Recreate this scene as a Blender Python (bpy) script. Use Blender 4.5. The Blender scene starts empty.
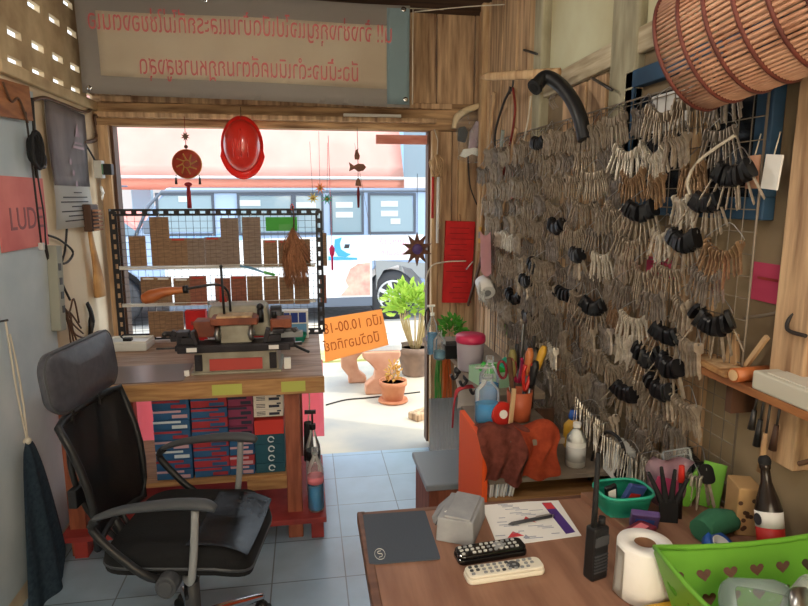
import bpy, bmesh, math, random
from mathutils import Vector, Matrix, Euler
random.seed(7)
S = bpy.context.scene
COL = S.collection
PI = math.pi

# ------------------------------------------------------------------ camera
FOC, CH = 607.0, 1.5
TH = math.atan(106/FOC); PS = math.atan(99/FOC*math.cos(TH))
CF = Vector((math.sin(PS)*math.cos(TH), math.cos(PS)*math.cos(TH), -math.sin(TH)))
CR = Vector((math.cos(PS), -math.sin(PS), 0))
CU = CR.cross(CF)
cam_d = bpy.data.cameras.new('camera'); cam = bpy.data.objects.new('camera', cam_d); COL.objects.link(cam)
cam.matrix_world = Matrix(((CR.x, CU.x, -CF.x, 0), (CR.y, CU.y, -CF.y, 0), (CR.z, CU.z, -CF.z, CH), (0, 0, 0, 1)))
cam_d.sensor_width = 36; cam_d.lens = FOC/808*36; cam_d.clip_start = .05; cam_d.clip_end = 100
S.camera = cam

def P(px, py, X=None, Y=None, Z=None):
    """where the sight line through a photo point meets a plane of the room"""
    d = CF + CR*((px-404)/FOC) + CU*((303-py)/FOC)
    t = X/d.x if X is not None else Y/d.y if Y is not None else (Z-CH)/d.z
    return Vector((0, 0, CH)) + d*t

# ------------------------------------------------------------------ materials
def lin(c):
    r = []
    for v in c[:3]:
        v = v/255
        r.append(v/12.92 if v <= .04045 else ((v+.055)/1.055)**2.4)
    return (*r, 1)

def M(name, col, rough=.6, metal=0, col2=None, scale=6, stretch=(1, 1, 1), bump=0, spec=.5, trans=0, ior=1.45,
      emit=None, emit_s=0, detail=5, lo=.35, hi=.65, sub=0, transl=None, coat=0):
    m = bpy.data.materials.new(name); m.use_nodes = True
    nt = m.node_tree; b = nt.nodes['Principled BSDF']
    b.inputs['Roughness'].default_value = rough; b.inputs['Metallic'].default_value = metal
    b.inputs['Specular IOR Level'].default_value = spec; b.inputs['IOR'].default_value = ior
    b.inputs['Base Color'].default_value = lin(col); b.inputs['Transmission Weight'].default_value = trans
    b.inputs['Coat Weight'].default_value = coat
    if emit: b.inputs['Emission Color'].default_value = lin(emit); b.inputs['Emission Strength'].default_value = emit_s
    if col2 or bump:
        tc = nt.nodes.new('ShaderNodeTexCoord'); mp = nt.nodes.new('ShaderNodeMapping'); mp.inputs['Scale'].default_value = stretch
        nz = nt.nodes.new('ShaderNodeTexNoise'); nz.inputs['Scale'].default_value = scale; nz.inputs['Detail'].default_value = detail
        nt.links.new(tc.outputs['Object'], mp.inputs[0]); nt.links.new(mp.outputs[0], nz.inputs[0])
        if col2:
            rp = nt.nodes.new('ShaderNodeValToRGB'); rp.color_ramp.elements[0].position = lo; rp.color_ramp.elements[1].position = hi
            rp.color_ramp.elements[0].color = lin(col); rp.color_ramp.elements[1].color = lin(col2)
            nt.links.new(nz.outputs[0], rp.inputs[0]); nt.links.new(rp.outputs[0], b.inputs['Base Color'])
        if bump:
            bp = nt.nodes.new('ShaderNodeBump'); bp.inputs['Strength'].default_value = bump; bp.inputs['Distance'].default_value = .01
            nt.links.new(nz.outputs[0], bp.inputs['Height']); nt.links.new(bp.outputs[0], b.inputs['Normal'])
    if transl:
        tr = nt.nodes.new('ShaderNodeBsdfTranslucent'); tr.inputs[0].default_value = lin(col)
        mx = nt.nodes.new('ShaderNodeMixShader'); mx.inputs[0].default_value = transl
        out = nt.nodes['Material Output']
        nt.links.new(b.outputs[0], mx.inputs[1]); nt.links.new(tr.outputs[0], mx.inputs[2]); nt.links.new(mx.outputs[0], out.inputs[0])
    return m

def clear(name, col, alpha=.07, rough=.06):
    """thin clear plastic or glass: see-through, with a skin that reflects more at grazing angles as real film does"""
    m = bpy.data.materials.new(name); m.use_nodes = True
    nt = m.node_tree; b = nt.nodes['Principled BSDF']; out = nt.nodes['Material Output']
    b.inputs['Base Color'].default_value = lin(col); b.inputs['Roughness'].default_value = rough
    tr = nt.nodes.new('ShaderNodeBsdfTransparent'); fr = nt.nodes.new('ShaderNodeFresnel'); fr.inputs[0].default_value = 1.5
    ad = nt.nodes.new('ShaderNodeMath'); ad.operation = 'ADD'; ad.use_clamp = True; ad.inputs[1].default_value = alpha
    mx = nt.nodes.new('ShaderNodeMixShader')
    nt.links.new(fr.outputs[0], ad.inputs[0]); nt.links.new(ad.outputs[0], mx.inputs[0])
    nt.links.new(tr.outputs[0], mx.inputs[1]); nt.links.new(b.outputs[0], mx.inputs[2]); nt.links.new(mx.outputs[0], out.inputs[0])
    return m

W = dict(
    wood_bench=M('bench_wood', (188, 156, 134), .5, col2=(148, 116, 96), scale=5, stretch=(1, 9, 9), bump=.2),
    wood_edge=M('bench_edge_wood', (186, 142, 92), .6, col2=(150, 106, 64), scale=6, stretch=(1, 10, 10), bump=.2),
    wood_wall=M('wall_plank_wood', (210, 176, 138), .75, col2=(124, 92, 66), scale=4, stretch=(9, 9, .8), bump=.5, lo=.35, hi=.72, detail=9),
    wood_pale=M('pale_wood', (205, 174, 134), .7, col2=(168, 132, 94), scale=5, stretch=(7, 7, .8), bump=.3),
    wood_header=M('header_wood', (200, 164, 122), .75, col2=(120, 88, 60), scale=4, stretch=(.8, 9, 9), bump=.5, detail=9),
    wood_dark=M('dark_wood', (92, 62, 44), .6, col2=(64, 42, 30), scale=5, stretch=(6, 6, 1), bump=.2),
    wood_red=M('red_painted_wood', (168, 62, 56), .55, col2=(126, 42, 40), scale=7, bump=.15),
    wood_leg=M('bench_leg_wood', (160, 92, 66), .6, col2=(124, 66, 46), scale=6, stretch=(6, 6, 1), bump=.2),
    wood_desk=M('desk_laminate', (156, 116, 94), .42, col2=(130, 92, 74), scale=4, stretch=(8, 1, 8), bump=.04),
    wood_desk_edge=M('desk_edge_wood', (120, 84, 66), .5, col2=(92, 62, 50), scale=5, stretch=(1, 8, 8)),
    wood_handle=M('handle_wood', (196, 118, 66), .4, col2=(160, 84, 42), scale=9, stretch=(1, 1, 4)),
    wood_orange=M('orange_wood', (168, 112, 68), .6, col2=(128, 78, 46), scale=7, stretch=(1, 1, 5)),
    cane=M('cane', (206, 160, 132), .55, col2=(172, 124, 98), scale=20),
    cane_red=M('red_brown_cane', (112, 56, 46), .6, col2=(84, 40, 34), scale=20),
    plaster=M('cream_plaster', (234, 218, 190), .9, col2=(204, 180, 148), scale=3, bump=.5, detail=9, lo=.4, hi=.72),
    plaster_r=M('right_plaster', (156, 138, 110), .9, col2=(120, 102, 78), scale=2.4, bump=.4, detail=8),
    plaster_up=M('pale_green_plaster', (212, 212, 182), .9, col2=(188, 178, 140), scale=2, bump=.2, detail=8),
    concrete=M('concrete_post', (178, 172, 146), .9, col2=(132, 124, 102), scale=5, bump=.5, stretch=(3, 3, .7)),
    blue_board=M('pale_blue_board', (210, 218, 222), .8, col2=(178, 192, 200), scale=2.5, bump=.2, detail=8),
    breeze=M('breeze_block', (206, 184, 148), .95, col2=(166, 142, 110), scale=6, bump=.6, detail=8),
    ceil=M('ceiling_boards', (96, 70, 52), .85, col2=(66, 46, 34), scale=4, stretch=(1, 7, 7)),
    black=M('black_plastic', (26, 26, 28), .45),
    black_soft=M('black_rubber', (22, 22, 24), .75),
    black_gloss=M('black_gloss', (18, 18, 20), .2, coat=.4),
    dgrey=M('dark_grey_plastic', (66, 68, 72), .5),
    grey=M('grey_plastic', (140, 142, 144), .5),
    lgrey=M('light_grey_plastic', (196, 196, 192), .45),
    white=M('white_plastic', (236, 236, 230), .4),
    olive=M('tool_olive', (120, 110, 60), .5),
    paper=M('white_paper', (232, 230, 226), .8),
    chrome=M('chrome', (210, 212, 216), .12, 1),
    steel=M('steel', (176, 176, 174), .32, 1),
    iron=M('dark_iron', (78, 76, 76), .45, .7),
    wire=M('grid_wire', (128, 116, 102), .5, .4),
    wire_white=M('white_wire', (224, 224, 220), .5),
    cable=M('black_cable', (40, 34, 32), .6),
    cable_red=M('red_cable', (128, 40, 34), .6),
    cable_brown=M('brown_cable', (92, 66, 48), .6),
    cable_white=M('white_cord', (206, 196, 178), .7),
    red=M('red_plastic', (190, 44, 36), .35),
    red_paper=M('red_paper', (214, 34, 36), .7, col2=(186, 24, 28), scale=12),
    orange=M('orange_board', (246, 92, 32), .55),
    yellow=M('yellow_plastic', (204, 156, 50), .45),
    green=M('green_plastic', (72, 168, 72), .45),
    teal=M('teal_plastic', (52, 172, 142), .45),
    lime=M('lime_plastic', (120, 186, 64), .38, transl=.2),
    blue=M('blue_plastic', (44, 92, 176), .45),
    lblue=M('light_blue_plastic', (110, 168, 210), .45),
    pink=M('pink_card', (232, 130, 140), .7),
    pink_lid=M('pink_lid', (206, 52, 92), .4),
    brass=M('brass', (196, 160, 92), .3, 1),
    ink=M('dark_ink', (54, 50, 54), .8),
    soil=M('soil', (70, 52, 38), .95, col2=(44, 32, 24), scale=30, bump=.6),
    leaf=M('green_leaf', (92, 168, 62), .55, col2=(56, 124, 40), scale=9, transl=.3),
    leaf_y=M('yellow_green_leaf', (184, 208, 84), .55, col2=(124, 172, 60), scale=9, transl=.35),
    leaf_o=M('orange_leaf', (222, 180, 92), .6, col2=(196, 140, 66), scale=12, transl=.3),
    terra=M('terracotta', (206, 138, 98), .8, col2=(182, 112, 76), scale=8, bump=.1),
    clear=clear('clear_plastic', (226, 232, 232), .06),
    glass=clear('window_glass', (206, 222, 222), .12, .04),
)
W['rail'] = M('weathered_rail', (206, 194, 166), .85, col2=(156, 138, 110), scale=5, stretch=(8, .8, 8), bump=.4)
W['blue_liquid'] = M('blue_liquid', (40, 168, 220), .1, trans=.5, ior=1.2)

# ------------------------------------------------------------------ mesh builder
class MB:
    def __init__(self): self.bm = bmesh.new(); self.mi = 0
    def _f(self, vs, sm=False):
        try: f = self.bm.faces.new(vs)
        except ValueError: return None
        f.material_index = self.mi; f.smooth = sm; return f
    def box(self, c, s, rot=None, top=1.0):
        c = Vector(c); R = rot if isinstance(rot, Matrix) else Euler(rot or (0, 0, 0)).to_matrix()
        R = R.to_3x3(); v = []
        for z in (-1, 1):
            k = top if z > 0 else 1
            for x, y in ((-1, -1), (1, -1), (1, 1), (-1, 1)):
                v.append(self.bm.verts.new(c + R @ Vector((x*s[0]/2*k, y*s[1]/2*k, z*s[2]/2))))
        for q in ((3, 2, 1, 0), (4, 5, 6, 7), (0, 1, 5, 4), (1, 2, 6, 5), (2, 3, 7, 6), (3, 0, 4, 7)): self._f([v[i] for i in q])
        return self
    def ring(self, c, ax, ref, r, n, ry=None):
        ax = ax.normalized(); x = ref - ax*ref.dot(ax)
        if x.length < 1e-5: x = ax.orthogonal()
        x.normalize(); y = ax.cross(x); ry = r if ry is None else ry
        return [self.bm.verts.new(c + x*(r*math.cos(2*PI*i/n)) + y*(ry*math.sin(2*PI*i/n))) for i in range(n)]
    def skin(self, rings, closed=False, caps=True, sm=True):
        n = len(rings[0]); m = len(rings)
        for k in range(m if closed else m-1):
            a, b = rings[k], rings[(k+1) % m]
            for i in range(n): self._f([a[i], a[(i+1) % n], b[(i+1) % n], b[i]], sm)
        if caps and not closed: self._f(rings[0][::-1]); self._f(rings[-1])
    def tube(self, pts, r, n=8, closed=False, spline=0, flat=1.0, ref=None):
        pts = [Vector(p) for p in pts]; rs = list(r) if isinstance(r, (list, tuple)) else [r]*len(pts)
        if spline: pts, rs = crom(pts, rs, spline, closed)
        ref = Vector(ref) if ref else Vector((.137, .21, .97)); rings = []
        for i, p in enumerate(pts):
            a = pts[i-1] if (i or closed) else p; b = pts[(i+1) % len(pts)] if (i < len(pts)-1 or closed) else p
            t = b-a
            rings.append(self.ring(p, t if t.length > 1e-7 else Vector((0, 0, 1)), ref, rs[i], n, rs[i]*flat))
        self.skin(rings, closed); return self
    def cyl(self, a, b, r, r2=None, n=16): return self.tube([a, b], [r, r if r2 is None else r2], n)
    def lathe(self, prof, c=(0, 0, 0), n=24, mat=None, sx=1, sy=1):
        c = Vector(c); mat = mat or Matrix.Identity(3); rings = []
        for r, z in prof:
            r = max(r, 1e-4)
            rings.append([self.bm.verts.new(c + mat @ Vector((r*sx*math.cos(2*PI*i/n), r*sy*math.sin(2*PI*i/n), z))) for i in range(n)])
        self.skin(rings); return self
    def prism(self, pts, d, mat=None, c=(0, 0, 0), sm=False):
        """outline in local XY pushed d along local Z"""
        mat = (mat or Matrix.Identity(3)).to_3x3(); c = Vector(c)
        a = [self.bm.verts.new(c + mat @ Vector((x, y, 0))) for x, y in pts]
        b = [self.bm.verts.new(c + mat @ Vector((x, y, d))) for x, y in pts]
        self._f(a[::-1]); self._f(b); n = len(pts)
        for i in range(n): self._f([a[i], a[(i+1) % n], b[(i+1) % n], b[i]], sm)
        return self
    def frame(self, w, h, t, d, mat=None, c=(0, 0, 0)):
        """rectangular frame round an opening, local XY, depth d"""
        mat = (mat or Matrix.Identity(3)).to_3x3(); c = Vector(c)
        for x, y, sx, sy in ((0, h/2-t/2, w, t), (0, -h/2+t/2, w, t), (-w/2+t/2, 0, t, h-2*t), (w/2-t/2, 0, t, h-2*t)):
            self.box(c + mat @ Vector((x, y, d/2)), (sx, sy, d), mat)
        return self
    def ball(self, c, r, n=16, m=10, rot=None):
        r = (r, r, r) if not isinstance(r, (tuple, list)) else r
        c = Vector(c); R = (Euler(rot).to_matrix() if isinstance(rot, tuple) else rot) if rot else Matrix.Identity(3); rings = []
        for j in range(m+1):
            a = -PI/2 + PI*j/m; k = max(math.cos(a), 1e-3)
            rings.append([self.bm.verts.new(c + R @ Vector((r[0]*k*math.cos(2*PI*i/n), r[1]*k*math.sin(2*PI*i/n), r[2]*math.sin(a)))) for i in range(n)])
        self.skin(rings); return self
    def sheet(self, fn, nu, nv, sm=True, thick=0, cu=False):
        """surface from fn(u, v); thick gives it a back face"""
        g = [[self.bm.verts.new(Vector(fn(i/nu, j/nv))) for j in range(nv+1)] for i in range(nu+1)]
        fs = []
        for i in range(nu):
            for j in range(nv): fs.append(self._f([g[i][j], g[i+1][j], g[i+1][j+1], g[i][j+1]], sm))
        if thick: bmesh.ops.solidify(self.bm, geom=[f for f in fs if f], thickness=thick)
        return self
    def build(self, name, mats, parent=None, bevel=0, loc=None, sub=0, fix=True):
        if fix: bmesh.ops.recalc_face_normals(self.bm, faces=self.bm.faces[:])
        me = bpy.data.meshes.new(name); self.bm.to_mesh(me); self.bm.free()
        o = bpy.data.objects.new(name, me); COL.objects.link(o)
        for m in (mats if isinstance(mats, (list, tuple)) else [mats]): me.materials.append(W[m] if isinstance(m, str) else m)
        if parent: o.parent = parent
        if loc: o.location = loc
        if bevel:
            b = o.modifiers.new('bevel', 'BEVEL'); b.width = bevel; b.segments = 2; b.limit_method = 'ANGLE'; b.angle_limit = .6
        if sub:
            b = o.modifiers.new('sub', 'SUBSURF'); b.levels = sub; b.render_levels = sub
        return o

def crom(pts, rs, k, closed=False):
    n = len(pts); out = []; ro = []
    for i in range(n if closed else n-1):
        if closed: a, b, c, d = pts[i-1], pts[i], pts[(i+1) % n], pts[(i+2) % n]; r0, r1 = rs[i], rs[(i+1) % n]
        else: a, b, c, d = pts[max(i-1, 0)], pts[i], pts[i+1], pts[min(i+2, n-1)]; r0, r1 = rs[i], rs[i+1]
        for j in range(k):
            t = j/k
            out.append(.5*((2*b)+(c-a)*t+(2*a-5*b+4*c-d)*t*t+(3*b-a-3*c+d)*t**3)); ro.append(r0+(r1-r0)*t)
    if not closed: out.append(pts[-1]); ro.append(rs[-1])
    return out, ro

def tag(o, label=None, cat=None, group=None, kind=None):
    if label: o['label'] = label
    if cat: o['category'] = cat
    if group: o['group'] = group
    if kind: o['kind'] = kind
    return o
def thing(name, label, cat, loc=(0, 0, 0), rotz=0, group=None, rot=None):
    o = bpy.data.objects.new(name, None); COL.objects.link(o); o.empty_display_size = .05
    o.location = loc; o.rotation_euler = rot or (0, 0, rotz)
    return tag(o, label, cat, group)
def struct(o): o['kind'] = 'structure'; return o
def copy_tree(o, parent=None):
    c = o.copy(); COL.objects.link(c); c.parent = parent
    for ch in list(o.children): copy_tree(ch, c)
    return c
def box_obj(name, c, s, mat, parent=None, rot=None, bevel=0):
    return MB().box(c, s, rot).build(name, mat, parent, bevel)

def text(name, body, size, mat, parent, mtx, depth=.0008, mirror=False, align='CENTER', sx=1.0):
    """lettering as a thin solid mesh; mtx is 4x4, letters lie in its XY plane"""
    cu = bpy.data.curves.new(name, 'FONT'); cu.body = body; cu.size = size; cu.extrude = depth
    cu.align_x = align; cu.align_y = 'CENTER'; cu.resolution_u = 3
    t = bpy.data.objects.new(name+'_tmp', cu); COL.objects.link(t)
    bpy.context.view_layer.update()
    me = bpy.data.meshes.new_from_object(t.evaluated_get(bpy.context.evaluated_depsgraph_get()))
    bpy.data.objects.remove(t)
    me.transform(mtx @ Matrix.Diagonal((-sx if mirror else sx, 1, 1, 1)))
    if mirror: me.flip_normals()
    me.name = name; me.materials.clear(); me.materials.append(W[mat] if isinstance(mat, str) else mat)
    o = bpy.data.objects.new(name, me); COL.objects.link(o)
    if parent: o.parent = parent
    return o
def mat4(loc, x, y):
    """4x4 with local X and Y along the given directions"""
    x = Vector(x).normalized(); y = Vector(y); z = x.cross(y).normalized(); y = z.cross(x)
    return Matrix(((x.x, y.x, z.x, loc[0]), (x.y, y.y, z.y, loc[1]), (x.z, y.z, z.z, loc[2]), (0, 0, 0, 1)))
def circ(r, n=20, a0=0, a1=2*PI, ry=None, c=(0, 0)):
    full = abs(a1-a0-2*PI) < 1e-6
    return [(c[0]+r*math.cos(a0+(a1-a0)*i/(n if full else n-1)), c[1]+(ry or r)*math.sin(a0+(a1-a0)*i/(n if full else n-1))) for i in range(n)]
def rrect(w, h, r, n=4):
    p = []
    for cx, cy, a in ((w/2-r, h/2-r, 0), (-w/2+r, h/2-r, PI/2), (-w/2+r, -h/2+r, PI), (w/2-r, -h/2+r, 3*PI/2)):
        p += [(cx+r*math.cos(a+PI/2*i/n), cy+r*math.sin(a+PI/2*i/n)) for i in range(n+1)]
    return p
RX = Matrix.Rotation(PI/2, 3, 'X')      # local XY -> world XZ, local Z -> -Y
RYZ = Matrix(((0, 0, -1), (-1, 0, 0), (0, 1, 0)))  # local X -> -Y, Y -> Z, Z -> -X : faces the room from the right wall
LYZ = Matrix(((0, 0, 1), (1, 0, 0), (0, 1, 0)))    # local X -> +Y, Y -> Z, Z -> +X : faces the room from the left wall
ORD = ['first', 'second', 'third', 'fourth', 'fifth', 'sixth', 'seventh', 'eighth', 'ninth', 'tenth', 'eleventh', 'twelfth', 'thirteenth', 'fourteenth', 'fifteenth', 'sixteenth', 'seventeenth', 'eighteenth', 'nineteenth', 'twentieth']
# ================================================================== SETTING
XL, XR, YF, ZC, YB = -1.08, 1.0, 3.5, 2.5, -1.2
tile = M('floor_tile', (172, 188, 198), .28, spec=.8)
nt = tile.node_tree; b = nt.nodes['Principled BSDF']
tc = nt.nodes.new('ShaderNodeTexCoord'); br = nt.nodes.new('ShaderNodeTexBrick'); br.offset = 0
mp = nt.nodes.new('ShaderNodeMapping'); mp.inputs['Location'].default_value = (.17, .1, 0)
br.inputs['Scale'].default_value = 1; br.inputs['Brick Width'].default_value = .29; br.inputs['Row Height'].default_value = .29
br.inputs['Mortar Size'].default_value = .0028; br.inputs['Mortar Smooth'].default_value = .1
br.inputs['Color1'].default_value = lin((168, 192, 212)); br.inputs['Color2'].default_value = lin((156, 182, 204)); br.inputs['Mortar'].default_value = lin((104, 116, 126))
nz = nt.nodes.new('ShaderNodeTexNoise'); nz.inputs['Scale'].default_value = 9; nz.inputs['Detail'].default_value = 6
mx = nt.nodes.new('ShaderNodeMixRGB'); mx.blend_type = 'MULTIPLY'; mx.inputs[0].default_value = .35
nt.links.new(tc.outputs['Object'], mp.inputs[0]); nt.links.new(mp.outputs[0], br.inputs[0]); nt.links.new(tc.outputs['Object'], nz.inputs[0])
nt.links.new(br.outputs[0], mx.inputs[1]); nt.links.new(nz.outputs[0], mx.inputs[2]); nt.links.new(mx.outputs[0], b.inputs['Base Color'])

struct(box_obj('floor', ((XL+XR)/2, (YB+3.42)/2, -.04), (XR-XL+.2, 3.42-YB, .08), tile))
pave = M('pavement', (206, 192, 168), .85, col2=(166, 162, 156), scale=1.6, bump=.15, detail=8)
struct(box_obj('ground', (0, 5.4, -.09), (14, 3.96, .12), pave))
struct(box_obj('road_ground', (0, 17.4, -.12), (40, 20, .1), M('asphalt', (150, 148, 146), .9, col2=(128, 126, 124), scale=12, bump=.2)))
struct(box_obj('ceiling', ((XL+XR)/2, (YB+3.6)/2, ZC+.05), (XR-XL+.4, 3.6-YB, .1), 'ceil'))
struct(box_obj('wall_back', ((XL+XR)/2, YB-.05, ZC/2), (XR-XL+.4, .1, ZC), 'plaster'))

# left wall: plain plaster below, pierced breeze blocks above
VZ = 1.945
m = MB(); m.box((XL-.05, (YB+3.6)/2, VZ/2), (.1, 3.6-YB, VZ))
struct(m.build('wall_left', 'plaster'))
m = MB()
rows = [(2.008, .0), (2.115, .02), (2.275, .02), (2.40, .0)]
y0s = 2.438-.21*8
TV = .022; zs = [VZ, 2.06, 2.19, 2.335, ZC]
for k in range(4):
    zc = rows[k][0]; hz = .015
    za, zb = zs[k], zs[k+1]
    m.box((XL-.011, (YB+3.6)/2, (za+zc-hz)/2), (TV, 3.6-YB, zc-hz-za))
    m.box((XL-.011, (YB+3.6)/2, (zb+zc+hz)/2), (TV, 3.6-YB, zb-zc-hz))
    y = YB; i = 0
    edges = []
    while True:
        yc = y0s + rows[k][1] + .21*i; i += 1
        if yc > 3.55: break
        if yc-.058 > y: m.box((XL-.011, (y+yc-.058)/2, zc), (TV, yc-.058-y, 2*hz))
        y = yc+.058
    m.box((XL-.011, (y+3.6)/2, zc), (TV, 3.6-y, 2*hz))
struct(m.build('wall_left_vents', 'breeze'))
m = MB(); m.box((XL+.012, 3.02, 1.965), (.03, 1.1, .05), (0, 0, 0)); struct(m.build('trim_1', 'breeze', bevel=.006))
# pale blue painted sheet over the near part of the left wall
m = MB(); m.box((XL+.006, 1.25, 1.0), (.012, 3.0, 1.83)); struct(m.build('wall_left_panel', 'blue_board'))

# right wall
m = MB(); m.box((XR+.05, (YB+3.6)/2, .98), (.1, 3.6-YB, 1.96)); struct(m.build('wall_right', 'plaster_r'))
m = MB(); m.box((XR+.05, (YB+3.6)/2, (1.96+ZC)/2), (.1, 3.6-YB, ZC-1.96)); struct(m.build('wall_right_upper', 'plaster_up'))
m = MB(); m.box((XR-.01, 2.52, 2.1), (.06, .09, .8)); struct(m.build('pillar_green', 'concrete', bevel=.008))
m = MB(); m.box((XR-.0, 1.83, 2.0), (.06, .16, 1.0), (0, 0, 0)); struct(m.build('pillar_near', 'concrete', bevel=.01))
m = MB(); m.box((XR-.012, 2.1, 1.945), (.024, .9, .075), (-.02, 0, 0)); struct(m.build('beam_rail', 'rail', bevel=.005))
m = MB()
for i, (yc, w, zt) in enumerate(((3.36, .2, 2.5), (3.14, .2, 2.5), (2.93, .2, 2.5), (2.72, .18, 2.5))):
    m.box((XR-.01, yc, zt/2+.3), (.024, w-.012, zt-.6))
struct(m.build('wall_right_planks', 'wood_wall', bevel=.003))
m = MB(); m.box((XR-.03, 3.3, 1.85), (.05, .045, 1.3)); m.box((XR-.02, 2.6, 1.85), (.03, .06, 1.3)); struct(m.build('trim_2', 'wood_pale', bevel=.004))
m = MB()
for yc, w, zt in ((2.2, .2, 1.9), (2.02, .14, 1.9), (1.6, .16, 1.38), (1.42, .16, 1.36)): m.box((XR-.008, yc, (zt+.75)/2), (.016, w-.01, zt-.75))
struct(m.build('wall_right_boards', 'wood_wall', bevel=.003))
m = MB(); m.box((XR-.02, 1.06, 1.6), (.04, .09, 1.3)); struct(m.build('trim_3', 'wood_wall', bevel=.004))

# front wall: header, planks above, panel on the right, jambs
HZ = 1.87
m = MB(); m.box((-.04, YF+.04, HZ+.075), (XR-XL, .09, .15)); struct(m.build('beam_header', 'wood_header', bevel=.006))
m = MB(); m.box((-.15, YF-.03, HZ+.05), (1.78, .06, .025)); m.box((-.1, YF-.02, HZ+.13), (1.86, .04, .03)); struct(m.build('trim_4', 'wood_wall', bevel=.004))
m = MB(); x = XL
i = 0
while x < XR:
    w = (.19, .16, .22, .17)[i % 4]; w = min(w, XR-x); i += 1
    m.box((x+w/2, YF+.04+.006*(i % 2), (HZ+.15+ZC)/2), (w-.006, .06, ZC-HZ-.15)); x += w
struct(m.build('wall_front_upper', 'wood_wall', bevel=.003))
m = MB()
for x, w, dy in ((.80, .09, 0), (.885, .075, .01), (.96, .08, 0)): m.box((x, YF+.04+dy, HZ/2), (w-.004, .06, HZ))
struct(m.build('wall_front_right', 'wood_wall', bevel=.003))
m = MB(); m.box((.905, YF+.0, 1.3), (.05, .02, 1.1)); struct(m.build('trim_5', 'wood_pale', bevel=.003))
m = MB(); m.box((.735, YF+.02, HZ/2), (.035, .12, HZ)); struct(m.build('trim_6', 'wood_pale', bevel=.003))
m = MB(); m.box((.712, YF+.05, HZ/2), (.014, .08, HZ)); struct(m.build('trim_7', 'wood_dark'))
m = MB(); m.box((-1.035, YF+.03, HZ/2), (.055, .1, HZ)); struct(m.build('trim_8', 'wood_wall', bevel=.003))
m = MB(); m.box((-.998, YF+.05, HZ/2), (.014, .08, HZ)); struct(m.build('trim_9', 'wood_dark'))
m = MB(); m.box((.56, YF+.06, HZ-.045), (.3, .03, .05)); struct(m.build('trim_10', M('pink_painted_slat', (222, 150, 136), .7, col2=(196, 110, 96), scale=6, stretch=(1, 5, 5))))

# window with a blue frame in the right wall, dark glass
m = MB(); WX = XR-.012
BW = M('blue_frame_paint', (54, 90, 120), .7, col2=(36, 64, 90), scale=5, bump=.2)
wn = struct(MB().frame(.62, .42, .05, .03, RYZ, (XR, 1.49, 1.66)).build('window_1', BW, bevel=.003))
mw = MB(); mw.box((XR-.018, 1.44, 1.62), (.03, .04, .34)); mw.build('window_mullion', 'wood_pale', wn)
mw = MB(); mw.box((XR-.004, 1.47, 1.62), (.004, .54, .34)); mw.build('window_pane', M('dark_pane', (26, 34, 44), .2), wn)
mw = MB(); mw.box((XR-.012, 1.58, 1.73), (.012, .17, .10)); mw.build('window_paper', 'paper', wn)
# ================================================================== WORKBENCH
BX0, BX1, BY0, BY1, BZ = -1.03, .055, 2.5, 3.42, .75
wb = thing('workbench', 'long wooden workbench with red lower shelf standing by the doorway', 'workbench', (-.48, 2.95, 0))
def L(o, x, y, z): return (x-o.location.x, y-o.location.y, z-o.location.z)
m = MB()
for i in range(5):
    y = BY0+.02+(BY1-BY0-.02)*(i+.5)/5
    m.box(L(wb, (BX0+BX1)/2, y, BZ-.0125), (BX1-BX0, (BY1-BY0-.02)/5-.003, .025))
m.build('bench_top', 'wood_bench', wb, .003)
box_obj('front_rail', L(wb, (BX0+BX1)/2, BY0+.01, BZ-.035), (BX1-BX0+.01, .022, .07), 'wood_edge', wb, bevel=.003)
for x, y in ((BX1-.135, BY0+.07), (BX0+.05, BY0+.07), (BX1-.135, BY1-.06), (BX0+.05, BY1-.06)):
    box_obj('leg', L(wb, x, y, .36), (.065, .065, .72), 'wood_leg', wb, bevel=.004)
box_obj('foot', L(wb, BX1-.04, BY0+.05, .05), (.055, .06, .10), 'wood_red', wb, bevel=.003)
box_obj('foot', L(wb, BX0+.06, BY0+.05, .05), (.055, .06, .10), 'wood_red', wb, bevel=.003)
box_obj('lower_shelf', L(wb, (BX0+BX1)/2, BY0+.30, .112), (BX1-BX0, .66, .025), 'wood_red', wb, bevel=.003)
box_obj('box_shelf', L(wb, (BX0+BX1)/2-.05, BY0+.33, .275), (BX1-BX0-.14, .5, .022), 'wood_edge', wb, bevel=.003)
box_obj('shelf_rail', L(wb, BX1-.23, BY0+.075, .25), (.22, .02, .05), 'wood_edge', wb, bevel=.003)
MASK = M('masking_tape', (182, 186, 92), .7)
m = MB(); m.box(L(wb, -.34, BY0-.0025, BZ-.035), (.12, .002, .045)); m.build('tape', MASK, wb); MB().box(L(wb, -.07, BY0-.0025, BZ-.035), (.1, .002, .045)).build('tape', MASK, wb)

# red vinyl banner behind the bench, daylight behind it
RV = M('red_vinyl', (240, 120, 128), .5, transl=.7)
vb = thing('vinyl_banner', 'translucent red vinyl banner hanging behind the bench under the rack', 'banner', (-.47, 3.455, .42))
MB().sheet(lambda u, v: (-.5+1.045*u, .004*math.sin(u*17), -.32+.47*v), 30, 6, thick=.0012).build('cloth', RV, vb)
INK2 = M('banner_ink', (150, 44, 58), .7)
for s, x, z, sz in (('T', .475, .10, .13), ('RIT', .19, .105, .10), ('I', .425, .1, .12)):
    text('lettering', s, sz, INK2, vb, mat4((x, -.008, z), (1, 0, 0), (0, 0, 1)))
MB().box((.525, -.006, .09), (.025, .002, .09)).build('printed_mark', INK2, vb)

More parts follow.
